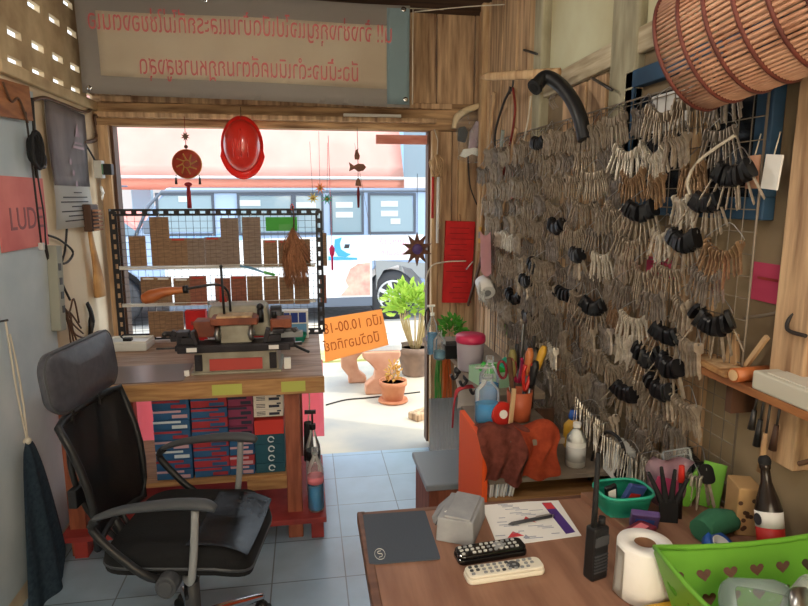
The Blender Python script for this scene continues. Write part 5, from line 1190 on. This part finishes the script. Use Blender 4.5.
bottle('alcohol_bottle', 'short cone shaped clear bottle before the slim pump bottle', (b1.x+.015, b1.y-.09, .786), .13, .028, M('pale_aqua_liquid', (150, 206, 226), .15, transl=.4), .28, 'clear')
t = thing('black_loop_hook', 'dark wire loop hanging at the jamb above the ledge bottles', 'hook', P(427, 320, Y=3.428))
m = MB(); m.tube([(0, 0, -.06), (-.012, 0, .02), (.004, 0, .07), (.018, 0, .03), (.016, 0, -.04)], .005, 6, spline=5); m.build('loop', 'cable', t)
t = thing('blue_tub', 'small blue plastic tub on the ledge end by the jamb', 'tub', (ledge_pt(432, 352).x+.04, 2.93, .786))
MB().lathe([(.022, 0), (.022, .024), (.018, .03), (.001, .03)], n=18).build('tub_body', 'blue', t)
gt = ledge_pt(490, 385)
t = thing('green_box', 'open green and white carton of small packs at the near end of the ledge', 'box', (.72, 2.20, .786), .2)
m = MB(); m.box((0, -.07, .03), (.17, .003, .06)); m.box((0, .07, .03), (.17, .003, .06)); m.box((-.085, 0, .03), (.003, .14, .06)); m.box((.085, 0, .03), (.003, .14, .06)); m.box((0, 0, .002), (.17, .14, .003)); m.build('carton_wall', M('mint_card', (170, 214, 176), .6), t)
m = MB(); m.box((-.02, -.01, .045), (.09, .07, .05), (.2, .3, .2)); m.build('green_pack', M('vivid_green', (56, 190, 60), .45), t, .004)
m = MB(); m.box((.05, .02, .05), (.06, .05, .05), (.3, -.3, .5)); m.build('teal_pack', 'teal', t, .004)
m = MB(); m.box((.075, -.04, .075), (.05, .004, .06), (0, .4, .2)); m.build('paper_slip', 'paper', t)
bit('lime_note', 'small lime green note stuck on the planks above the green carton', 'note', (.93, 2.72, .86), (0, 0, .02), (.006, .06, .04), 'lime', (.3, 0, 0))
bit('white_tag', 'white paper tag hanging below the keys by the lime note', 'tag', (.94, 2.52, .78), (0, 0, .04), (.006, .04, .08), 'paper', (0, 0, 0))
bit('lime_slip', 'folded lime paper slip hanging over the red helmet side tools', 'note', (.70, 2.2, .787), (0, 0, .014), (.05, .05, .028), 'lime', (0, 0, .4)) if False else None
t = thing('red_white_bag', 'white cloth bag with red tape hanging under the ledge', 'bag', (.70, 2.53, .562))
MB().sheet(lambda u, v: (-.055+.11*u+.01*math.sin(v*5), .02*math.sin(u*6+v*2), .2*v), 12, 8, thick=.02).build('bag_body', M('soft_white_cloth', (230, 222, 212), .9, bump=.2, scale=30), t)
m = MB(); m.tube([(-.075, -.01, -.08), (-.07, -.02, .04), (-.05, -.02, .10), (.03, -.02, .11)], .009, 8, spline=4, flat=.5); m.build('red_tape', M('soft_red', (214, 70, 80), .7), t)
t = thing('raffia_hank', 'orange and green raffia strands hanging by the right jamb', 'strands', (.69, 3.0, .758))
m = MB(); g = MB(); y = MB()
for i in range(40):
    x = -.035+.085*random.random(); q = [(x*.5, 0, 0), (x+random.uniform(-.01, .01), random.uniform(-.02, .02), -.2), (x+random.uniform(-.02, .02), random.uniform(-.02, .02), -.40-.12*random.random())]
    (g if x < -.01 else m if i % 5 else y).tube(q, .005, 5, spline=4, flat=.4)
m.build('orange_strand', M('orange_raffia', (232, 120, 60), .7), t); g.build('green_strand', M('green_raffia', (84, 176, 84), .7), t); y.build('pale_strand', 'wood_pale', t)
# ================================================================== RIGHT WALL: UPPER THINGS
WR = XR-.018
t = thing('plastic_hanging_bag', 'clear bag with a dark toy face hanging on the right planks', 'bag', P(472, 132, Y=3.38))
MB().sheet(lambda u, v: (-.09+.18*u+.008*math.sin(v*7), -.03+.012*math.sin(u*8+v*4), -.15+.26*v+.02*math.sin(u*PI)*(v-1)), 14, 12, thick=.05).build('bag_skin', 'clear', t)
m = MB(); m.prism([(-.085, -.05), (-.04, -.06), (-.025, -.0), (-.045, .03), (-.08, .02)], .02, RX, (0, .0, 0)); m.build('black_item', 'black_soft', t, .006); m = MB(); m.prism([(-.02, -.09), (.07, -.08), (.08, .04), (.02, .06), (-.015, 0)], .016, RX, (0, .002, 0)); m.build('lilac_item', M('lilac_cloth', (178, 152, 172), .6, col2=(206, 190, 200), scale=14), t, .005)
m = MB(); m.box((.08, -.01, 0), (.035, .01, .14)); m.build('blue_strip', 'lblue', t); m = MB(); m.prism([(-.07, -.13), (-.04, -.14), (0, -.12), (.05, -.135), (.07, -.1), (.01, -.085), (-.05, -.095)], .018, RX, (0, 0, 0)); m.build('white_item', 'white', t)
m = MB(); m.tube([(-.1, .02, .02), (-.08, .02, .08), (-.02, .02, .12), (.06, .02, .15)], [.02, .022, .02, .014], 8, spline=4, flat=.4); m.build('lace_strap', M('cream_lace', (222, 200, 160), .85, bump=.4, scale=60), t)
t = thing('pale_blue_tube', 'pale blue plastic tube hanging from a nail on the planks', 'tube', P(493, 120, Y=3.2))
MB().tube([(0, 0, .1), (0, 0, .06), (-.004, 0, -.12)], [.012, .026, .02], 10, flat=.5).build('tube_body', M('powder_blue', (172, 196, 220), .4), t); MB().cyl((0, 0, .1), (0, 0, .125), .012).build('nozzle', 'dgrey', t)
wire('red_cable', 'dark red cable hanging from the hook down the planks', [P(513, 88, X=.95), P(515, 110, X=.95), P(511, 140, X=.95), P(503, 175, X=.95)], .006, 'cable_red')
wire('wall_lead', 'black cable hanging from the hook along the leaning slats', [P(511, 88, X=.95), P(503, 105, X=.95), P(495, 135, X=.95), P(497, 165, X=.95), P(503, 200, X=.95)], .006, 'cable')
wire('wall_lead', 'thin pale cord hanging near the dark hose mouth', [P(531, 96, X=.95), P(528, 120, X=.95), P(520, 160, X=.95)], .004, 'cable_white')
wire('wall_lead', 'thin dark lead hanging below the clear bag', [P(468, 155, Y=3.4), P(470, 185, Y=3.4), P(477, 205, Y=3.38)], .004, 'cable')
t = thing('clip_hook', 'black wire hook nailed at the top of the hanging cables', 'hook', P(512, 86, X=.955))
m = MB(); m.tube([(0, -.02, .04), (0, .0, -.02), (0, .03, 0), (0, .03, -.03)], .005, 6, spline=4); m.build('hook_wire', 'iron', t)
for i, (pa, pb, w, mt) in enumerate((((494, 92), (474, 288), .03, 'wood_pale'), ((503, 130), (487, 285), .022, M('grey_green_slat', (150, 158, 150), .7)), ((516, 128), (498, 235), .02, 'wood_wall'), ((487, 240), (468, 305), .02, 'wood_dark'))):
    a, b = P(*pa, X=.955-.012*i), P(*pb, X=.955-.012*i); o = (a+b)/2
    t = thing('leaning_slat', ('long pale slat leaning against the planks near the corner', 'grey green slat leaning beside the pale slat', 'brown slat leaning close to the first keys', 'short dark slat leaning under the pink cloth')[i], 'slat', o)
    m = MB(); d = (a-b).normalized(); R = Matrix((Vector((1, 0, 0)).cross(d).normalized(), Vector((1, 0, 0)), d)).transposed(); m.box((0, 0, 0), (w, .012, (a-b).length), R); m.build('slat_body', mt, t, .002)
t = thing('pink_cloth', 'pink cloth bag over a white roll hanging beside the red booklet', 'cloth', P(486, 262, X=.87))
MB().sheet(lambda u, v: (.012*math.sin(u*6), -.09+.16*u+.03*v, -.06+.2*v+.012*math.sin(u*9)), 12, 10, thick=.02).build('cloth', M('pink_fabric', (226, 170, 168), .9, bump=.3, scale=30), t)
m = MB(); m.tube([(-.0, -.03, -.15), (-.0, .04, -.10)], .042, 18); m.build('white_roll', 'paper', t); m = MB(); m.tube([(.0, -.034, -.153), (0, -.03, -.15)], .02, 16); m.build('roll_core', 'grey', t)
m = MB()
for i in range(10): m.tube([(-.03, .0, -.1), (-.04+.03*random.random(), -.05*random.random(), -.14), (-.02, .04-.1*random.random(), -.19)], .006, 5, spline=3)
m.build('tape_scraps', 'lgrey', t)
for i, (px, py, w, h, mt, lb) in enumerate(((499, 235, .06, .12, 'lgrey', 'grey plastic packet hanging right of the leaning slat'), (508, 235, .03, .12, 'paper', 'white paper strip hanging beside the grey packet'), (480, 235, .04, .09, 'yellow', 'small yellow packet behind the leaning slats'), (510, 175, .07, .22, 'pink', 'pink plastic sleeve hanging behind the first keys'))):
    t = thing('hanging_packet', lb, 'packet', P(px, py, X=.95)); MB().box((0, 0, 0), (.008, w, h)).build('packet_body', mt, t, .003); MB().box((-.0048, 0, 0), (.001, w*.7, h*.4)).build('printed_panel', 'grey' if mt != 'pink' else 'red', t)
# wooden blade, hose
a, b = P(480, 77, X=.74), P(560, 73, X=.9)
t = thing('carved_stick', 'long flat wooden stick sticking out from the wall beside the hose', 'blade', a)
d = b-a; MB().tube([(0, 0, 0), d*.1, d*.5, d], [.004, .016, .018, .018], 8, flat=.35, ref=(0, 0, 1)).build('stick_body', 'wood_pale', t)
t = thing('black_hose', 'thick black flexible hose with open mouth hung above the keys', 'hose', P(540, 80, X=.86))
o = t.location.copy(); hp_ = [P(px, py, X=xx)-o for px, py, xx in ((536, 86, .80), (546, 77, .84), (560, 85, .87), (572, 100, .89), (580, 118, .90), (585, 140, .91))]
MB().tube(hp_, .024, 14, spline=6).build('hose_body', 'black', t)
m = MB(); dd = (hp_[0]-hp_[1]).normalized(); m.tube([hp_[0], hp_[0]+dd*.012], .028, 18); m.build('hose_mouth', 'black_soft', t)
m = MB(); m.tube([hp_[0]+dd*.0121, hp_[0]+dd*.014], .017, 16); m.build('hose_opening', M('hose_inside', (6, 6, 7), .9), t)
m = MB()
for k in range(6): 
    c = hp_[2]+Vector((-.02, random.uniform(-.03, .03), -.03)); m.tube([c, c+Vector((0, .02, -.02)), c+Vector((0, -.02, -.05))], .0018, 5, spline=3)
m.build('binding_wire', 'wire', t)
wire('nail', 'bent nail driven in the rail left of the near pillar', [P(592, 78, X=.97), P(612, 90, X=.94)], .005, 'iron', 'nail', 0)
wire('nail', 'thin nail sticking out of the plank above the blade', [P(524, 50, X=.97), P(537, 54, X=.94)], .005, 'iron', 'nail', 0)
# bamboo trap of hoops and slats
A0 = P(694, 50, Y=1.2); B0 = P(875, -42, Y=.92)
t = thing('bamboo_trap', 'long bamboo slatted basket trap with red hoops hanging at the upper right', 'fish trap', A0)
ax = (B0-A0); LN = ax.length; ax.normalize(); ux = ax.orthogonal().normalized(); uy = ax.cross(ux)
def tr(u): return .122+.012*math.sin(min(1, u*1.2)*PI*.5)
m = MB()
for k in range(84):
    a = 2*PI*k/84; dv = ux*math.cos(a)+uy*math.sin(a)
    m.tube([ax*(LN*u)+dv*tr(u) for u in (0, .25, .5, .75, 1)], .0036, 6)
m.build('slats', 'cane', t)
for k in range(7):
    u = k/6; r = tr(u)+.003
    m = MB(); m.tube([ax*(LN*u)+(ux*math.cos(a*PI/24)+uy*math.sin(a*PI/24))*r for a in range(48)], .0042, 7, closed=True); m.build('hoop', 'cane_red', t)
m = MB()
for k in range(20):
    a = 2*PI*k/20; dv = ux*math.cos(a)+uy*math.sin(a); m.tube([dv*tr(0), dv*.03+ax*.02], .003, 4)
m.build('end_weave', 'cane', t)
m = MB(); c = ax*LN*.3; m.tube([c+Vector((0, 0, tr(.3))), Vector((c.x, c.y, ZC-A0.z))], .003, 5); m.build('hanging_wire', 'wire', t)

# wire grid on which the keys hang
gd = thing('wire_grid', 'large wire grid panel fixed on the right wall behind the keys', 'wire grid', (XR-.042, 2.12, 1.22))
m = MB()
for i in range(46):
    y = -.94+.0418*i; m.cyl((0, y, -.6), (0, y, .56), .0014, n=5)
for j in range(24):
    z = -.58+.049*j; m.cyl((.003, -.94, z), (.003, .94, z), .0014, n=5)
for z in (-.6, .56): m.cyl((0, -.94, z), (0, .94, z), .003, n=6)
for y in (-.94, .94): m.cyl((0, y, -.6), (0, y, .56), .003, n=6)
m.build('grid_mesh', 'wire', gd)
for lb, px, py, w, h in (('bright pink note on the wall right of the keys', 768, 283, .10, .085), ('dark pink note showing between the key bunches', 660, 267, .14, .05)):
    t = thing('pink_note', lb, 'note', P(px, py, X=XR-(.0025 if px > 700 else .018))); MB().box((0, 0, 0), (.003, w, h)).build('note_sheet', M('magenta_note', (186, 64, 96), .8), t); MB().box((-.002, 0, h*.1), (.001, w*.6, .006)).build('note_line', 'wood_red', t)
t = thing('paper_tag', 'white card tag hanging at the top right of the grid', 'tag', P(772, 172, X=.95)); MB().box((0, 0, 0), (.004, .045, .07), (.1, 0, 0)).build('tag_card', 'paper', t); MB().tube([(0, 0, .03), (.01, 0, .08)], .0015, 5).build('string', 'cable_white', t)
t = thing('brown_tag', 'brown card tag hanging left of the white tag', 'tag', P(753, 172, X=.955)); MB().box((0, 0, 0), (.004, .035, .07)).build('tag_card', 'cane', t); MB().tube([(0, 0, .03), (.01, 0, .08)], .0015, 5).build('string', 'cable_white', t)
wire('grid_cord', 'pale cord looping across the grid in front of the top keys', [P(735, 135, X=.93), P(700, 160, X=.92), P(688, 180, X=.92), P(690, 195, X=.92)], .004, 'cable_white', 'cord')
wire('shelf_cord', 'grey cord sagging along the wall above the shelf', [P(745, 318, X=.97), P(780, 312, X=.97), P(806, 296, X=.97)], .004, 'wire', 'cord')
wire('shelf_cord', 'black cord curling above the white box', [P(806, 305, X=.97), P(790, 318, X=.96), P(788, 330, X=.95), P(806, 336, X=.95)], .004, 'cable', 'cord')

# shelf on the right with white box and roll
sh = thing('wall_shelf', 'short wooden shelf fixed to the right wall at eye level', 'shelf', (.952, .98, 1.09))
m = MB(); m.box((0, 0, .009), (.09, .62, .018)); m.build('shelf_board', 'wood_orange', sh, .002); m = MB(); m.box((.01, .2, -.035), (.06, .02, .07)); m.box((.01, -.2, -.035), (.06, .02, .07)); m.build('bracket', 'wood_dark', sh)
t = thing('white_device', 'flat off-white plastic device lying on the wall shelf', 'device', (.948, .965, 1.108))
MB().box((0, 0, .02), (.085, .24, .04)).build('device_case', M('ivory_case', (196, 192, 178), .45), t, .005); MB().box((0, 0, .041), (.065, .18, .002)).build('device_lid', M('ivory_lid', (206, 204, 192), .45), t)
t = thing('wooden_rod', 'round brown wooden roller lying on the wall shelf', 'roller', (.935, 1.13, 1.124), .1)
m = MB(); m.cyl((-.04, .0, 0), (.05, .0, 0), .0155, n=18); m.build('roller_body', 'wood_handle', t); m = MB(); m.cyl((-.042, 0, 0), (-.04, 0, 0), .012, n=16); m.build('roller_end', 'wood_pale', t)
t = thing('wood_scrap', 'flat wooden scrap jutting from the end of the shelf', 'wood scrap', (.94, 1.235, 1.109), -.1)
MB().box((0, 0, .006), (.07, .17, .012)).build('scrap_body', 'wood_edge', t, .002); MB().box((0, 0, .0125), (.05, .1, .001)).build('worn_patch', 'wood_pale', t)
t = thing('wood_wedge', 'pale wooden wedge standing on the shelf end under black keys', 'wedge', (.958, 1.22, 1.122))
MB().prism([(-.02, 0), (.02, 0), (.012, .07), (-.008, .07)], .012, LYZ).build('wedge_body', 'wood_pale', t, .002)
t = thing('pale_stick', 'slanting pale stick leaning on the shelf end', 'stick', (.965, 1.18, 1.124), rot=(.6, 0, 0)); MB().box((0, 0, .05), (.008, .01, .10)).build('stick_body', 'wood_pale', t)
for i, (px, ln, lb, mt) in enumerate(((764, .11, 'black handled tool hanging under the wall shelf', 'black'), (757, .08, 'rusty hook tool hanging leftmost under the wall shelf', 'iron'), (781, .1, 'brown handled tool hanging rightmost under the shelf', 'wood_dark'), (771, .16, 'long thin pale rod hanging under the shelf', 'wood_pale'))):
    q = P(px, 400, X=.94); t = thing('hanging_tool', lb, 'tool', (.94, q.y, 1.085), 0, 'tools under the wall shelf')
    m = MB(); m.tube([(0, 0, 0), (0, .004, -ln*.5)], .0025, 6); m.build('shank', 'iron', t); m = MB(); m.tube([(0, .004, -ln*.45), (0, .008, -ln)], [.005, .008], 8); m.build('handle', mt, t)

# ================================================================== KEYS
KM = [M('worn_nickel', (186, 172, 154), .4, .5, col2=(150, 136, 120), scale=60), M('pale_nickel', (232, 224, 210), .36, .45, col2=(196, 186, 170), scale=60),
      M('brassy_nickel', (176, 144, 112), .4, .55, col2=(140, 112, 86), scale=60), M('grey_steel_key', (160, 150, 140), .42, .5, col2=(124, 114, 106), scale=60)]
KH = M('key_head_black', (20, 20, 23), .4)
def key_mesh(kind, mat, ln=.056):
    """origin at the hole in the bow, blade hanging down -Z, flat in the XZ plane"""
    m = MB(); n = 20; th = .0021
    bow = []
    for i in range(n):
        a = 2*PI*i/n; c, s = math.cos(a), math.sin(a)
        if kind == 0: r = .0108; bow.append((r*c, -.007+r*s*.95))
        elif kind == 1: bow.append((.0100*math.copysign(abs(c)**.45, c), -.007+.0115*math.copysign(abs(s)**.45, s)))
        else: r = .0104+.0022*math.cos(3*a-PI/2); bow.append((r*c*1.1, -.007+r*s))
    hole = [(.0033*math.cos(2*PI*i/n), .0033*math.sin(2*PI*i/n)) for i in range(n)]
    vs = []
    for y in (-th/2, th/2): vs.append(([m.bm.verts.new((x, y, z)) for x, z in bow], [m.bm.verts.new((x, y, z)) for x, z in hole]))
    for i in range(n):
        j = (i+1) % n
        m._f([vs[0][0][i], vs[0][0][j], vs[0][1][j], vs[0][1][i]]); m._f([vs[1][0][i], vs[1][1][i], vs[1][1][j], vs[1][0][j]])
        m._f([vs[0][0][i], vs[1][0][i], vs[1][0][j], vs[0][0][j]]); m._f([vs[0][1][i], vs[0][1][j], vs[1][1][j], vs[1][1][i]])
    bl = [(-.0034, -.016), (.0036, -.016)]
    z = -.024
    k = 0
    while z > -ln+.008: bl.append((.0036-(.0012 if k % 2 else .0), z)); z -= .0042; k += 1
    bl += [(.002, -ln), (-.0034, -ln+.004)]
    m.prism(bl, th*.9, RX, (0, th*.45, 0))
    o = m.build('key', mat); me = o.data; bpy.data.objects.remove(o); me.name = 'key'; return me
KEYS = {}
for mi in range(4):
    for kd in range(3): KEYS[(mi, kd)] = key_mesh(kd, KM[mi], (.066, .071, .062)[kd])
blade = key_mesh(1, KM[0], .076)
m = MB(); m.prism(rrect(.03, .04, .012), .008, RX, (0, .004, -.008)); o = m.build('key_head', KH, bevel=0); headme = o.data; bpy.data.objects.remove(o); headme.name = 'key_head'
ringcache = {}
def ring_mesh(w, d):
    k = (round(w, 3), round(d, 3))
    if k not in ringcache:
        m = MB(); pts = [(w*t/4, 0, -d*(1-(t/4)**2)) for t in range(-4, 5)]
        m.tube(pts+[(w*.5, .006, .02), (0, .01, .034), (-w*.5, .006, .02)], .0012, 5, closed=True, spline=2)
        o = m.build('ring', W['steel']); ringcache[k] = o.data; bpy.data.objects.remove(o); ringcache[k].name = 'ring'
    return ringcache[k]
BLACK_AT = [(545, 262), (532, 318), (522, 300), (572, 292), (575, 235), (702, 255), (722, 300), (760, 190), (735, 200), (664, 345), (692, 362), (682, 395), (690, 470), (655, 345), (586, 258), (660, 205), (640, 392), (548, 150), (535, 285), (612, 318)]
BRASS_AT = [(655, 188), (700, 205), (640, 160), (735, 240), (615, 300)]
def Qp(v):
    d = Vector(v)-Vector((0, 0, CH)); w = d.dot(CF); return 404+FOC*d.dot(CR)/w, 303-FOC*d.dot(CU)/w
rk_ = random.Random(11)
def floor_z(y):
    pts = [(1.1, .83), (1.25, .80), (1.5, .76), (1.9, .70), (2.5, .72), (2.75, .84), (3.1, .98)]
    for (a, za_), (b, zb_) in zip(pts, pts[1:]):
        if a <= y <= b: return za_+(zb_-za_)*(y-a)/(b-a)
    return 2
nrow, ncol = 13, 15
spots = []
for c in range(ncol):
    for r in range(nrow):
        y = 3.03-.126*c+rk_.uniform(-.022, .022)+(.03 if r % 2 else -.03); z = 1.735-.080*r+rk_.uniform(-.014, .014)
        if z < floor_z(max(1.11, min(y, 3.09)))+.05: continue
        px, py = Qp((.95, y, z))
        if (px > 745 and r > 4) or px > 782 or (px > 715 and py > 345): continue
        spots.append((c, r, y, z, px, py-0))
PALE_AT = [(643, 150), (672, 150), (705, 188), (690, 238), (655, 300), (648, 325), (600, 255), (520, 240), (500, 235), (560, 345)]
used = set()
kind = {}
for bx, by in BLACK_AT:
    i = min((k for k in range(len(spots)) if k not in used), key=lambda k: (spots[k][4]-bx)**2+(spots[k][5]-by+10)**2); used.add(i); kind[i] = 'black'
for bx, by in PALE_AT:
    i = min((k for k in range(len(spots)) if k not in used), key=lambda k: (spots[k][4]-bx)**2+(spots[k][5]-by)**2); used.add(i); kind[i] = 'pale'
for bx, by in BRASS_AT:
    i = min((k for k in range(len(spots)) if k not in used), key=lambda k: (spots[k][4]-bx)**2+(spots[k][5]-by)**2); used.add(i); kind[i] = 'brass'
COLW = ['nearest the doorway'] + [f'{ORD[i]} from the doorway' for i in range(1, 18)]
for i, (c, r, y, z, px, py) in enumerate(spots):
    kd = kind.get(i) or rk_.choice(['worn', 'worn', 'worn', 'grey', 'grey'])
    nm2 = dict(black='black-headed', brass='brassy', worn='worn nickel', grey='dull grey', pale='bright nickel')[kd]
    t = thing('key_bunch', f'{nm2} keys hanging on the grid, {ORD[r]} row down, column {COLW[c]}', 'bunch of keys', (XR-.062-rk_.uniform(0, .03), y, z), -PI/2+rk_.uniform(-.25, .25), 'key bunches on the wire grid')
    w = rk_.choice((.046, .054, .062)); d = rk_.choice((.012, .022, .034)); n = int(w*255*rk_.uniform(.85, 1.15))
    if kd == 'black': n = rk_.randint(8, 11)
    o = bpy.data.objects.new('ring', ring_mesh(w, d)); COL.objects.link(o); o.parent = t
    mi = dict(worn=0, pale=1, brass=2, grey=3, black=0)[kd]; kshape = rk_.randrange(3); yaw0 = -rk_.uniform(1.15, 1.5); lean = rk_.uniform(-.12, .12)
    for k in range(n):
        tt = (2*(k+.5)/n-1)
        if kd == 'black':
            o = bpy.data.objects.new('key', blade); h = bpy.data.objects.new('key_head', headme); COL.objects.link(h); h.parent = o; sc = rk_.uniform(1.05, 1.25)
        else:
            o = bpy.data.objects.new('key', KEYS[(mi, kshape if rk_.random() < .85 else rk_.randrange(3))]); sc = rk_.uniform(1.0, 1.25)
        COL.objects.link(o); o.parent = t; o.scale = (sc, sc, sc)
        o.location = (w*tt, -.002+rk_.uniform(-.004, .003), -d*(1-tt*tt)); o.rotation_euler = (rk_.uniform(-.08, .08)+tt*(.55 if kd == 'black' else .26)+lean, rk_.uniform(-.06, .06), yaw0+rk_.uniform(-.13, .13)*(3 if kd == 'black' else 1))
for q, (bx, by) in enumerate(((590, 410), (606, 434), (628, 452), (654, 464), (684, 468))):
    t = thing('key_bunch', f'pale keys in the long curved string low on the wall, {ORD[q]} from left', 'bunch of keys', P(bx, by, X=.895), -PI/2+.5-.1*q, 'key bunches on the wire grid')
    o = bpy.data.objects.new('ring', ring_mesh(.058, .012)); COL.objects.link(o); o.parent = t; sl = (.55, .45, .3, .12, 0)[q]
    for k in range(14):
        tt = 2*(k+.5)/14-1; o = bpy.data.objects.new('key', KEYS[(1 if k % 4 else 0, 1)]); COL.objects.link(o); o.parent = t; o.scale = (1.15,)*3
        o.location = (.06*tt, rk_.uniform(-.003, .003), -.012*(1-tt*tt)-sl*.06*tt); o.rotation_euler = (rk_.uniform(-.08, .08), rk_.uniform(-.06, .06)-sl*.6, -1.0+rk_.uniform(-.15, .15))
# ================================================================== LIGHT
wd = bpy.data.worlds.new('sky'); S.world = wd; wd.use_nodes = True
bg = wd.node_tree.nodes['Background']; bg.inputs[0].default_value = (.78, .90, 1.0, 1); bg.inputs[1].default_value = 2.6
def lamp(name, kind, energy, color, loc, rot, size=None, sy=None):
    l = bpy.data.lights.new(name, kind); l.energy = energy; l.color = color
    if kind == 'AREA':
        l.size = size
        if sy: l.shape = 'RECTANGLE'; l.size_y = sy
    if kind == 'SUN': l.angle = math.radians(1.5)
    o = bpy.data.objects.new(name, l); COL.objects.link(o); o.location = loc; o.rotation_euler = rot; return o
lamp('sun', 'SUN', 1.8, (1, .93, .82), (0, 0, 6), (math.radians(14), math.radians(30), 0))
# fluorescent tube lamp added out of view on the ceiling as fill light
tb = thing('added_tube_lamp', 'added white tube lamp on the ceiling, out of view, for fill light', 'lamp', (-.1, .35, ZC-.03))
MB().box((0, 0, .012), (1.2, .06, .03)).build('lamp_body', 'white', tb); MB().cyl((-.57, 0, -.02), (.57, 0, -.02), .014).build('tube', M('added_tube_glow', (255, 255, 250), .4, emit=(255, 250, 240), emit_s=2), tb)
lamp('tube_fill_light', 'AREA', 10, (1, .95, .88), (-.1, .35, ZC-.09), (0, 0, 0), 1.2, .2)
lamp('back_fill_light', 'AREA', 66, (.95, .975, 1), (.05, YB+.35, 1.6), (PI/2, 0, PI+math.radians(20)), 1.6, 1.3)  # added fill light behind the camera; the back wall has no window
bl = thing('added_bulb', 'added warm bulb on a cord, out of view, to light the upper walls', 'lamp', (-.1, 1.9, 2.28))  # bare bulb added above the frame to brighten ceiling and upper walls
MB().ball((0, 0, 0), .035).build('bulb', M('added_bulb_glow', (255, 240, 210), .4, emit=(255, 236, 200), emit_s=6), bl); MB().cyl((0, 0, .03), (0, 0, ZC-2.28), .008).build('cord', 'cable', bl)
l = lamp('bulb_fill_light', 'POINT', 11, (1, .92, .8), (-.1, 1.9, 2.2), (0, 0, 0)); l.data.shadow_soft_size = .06
S.view_settings.view_transform = 'Standard'; S.view_settings.look = 'None'; S.view_settings.gamma = 1; S.view_settings.use_curve_mapping = False
S.view_settings.exposure = .28
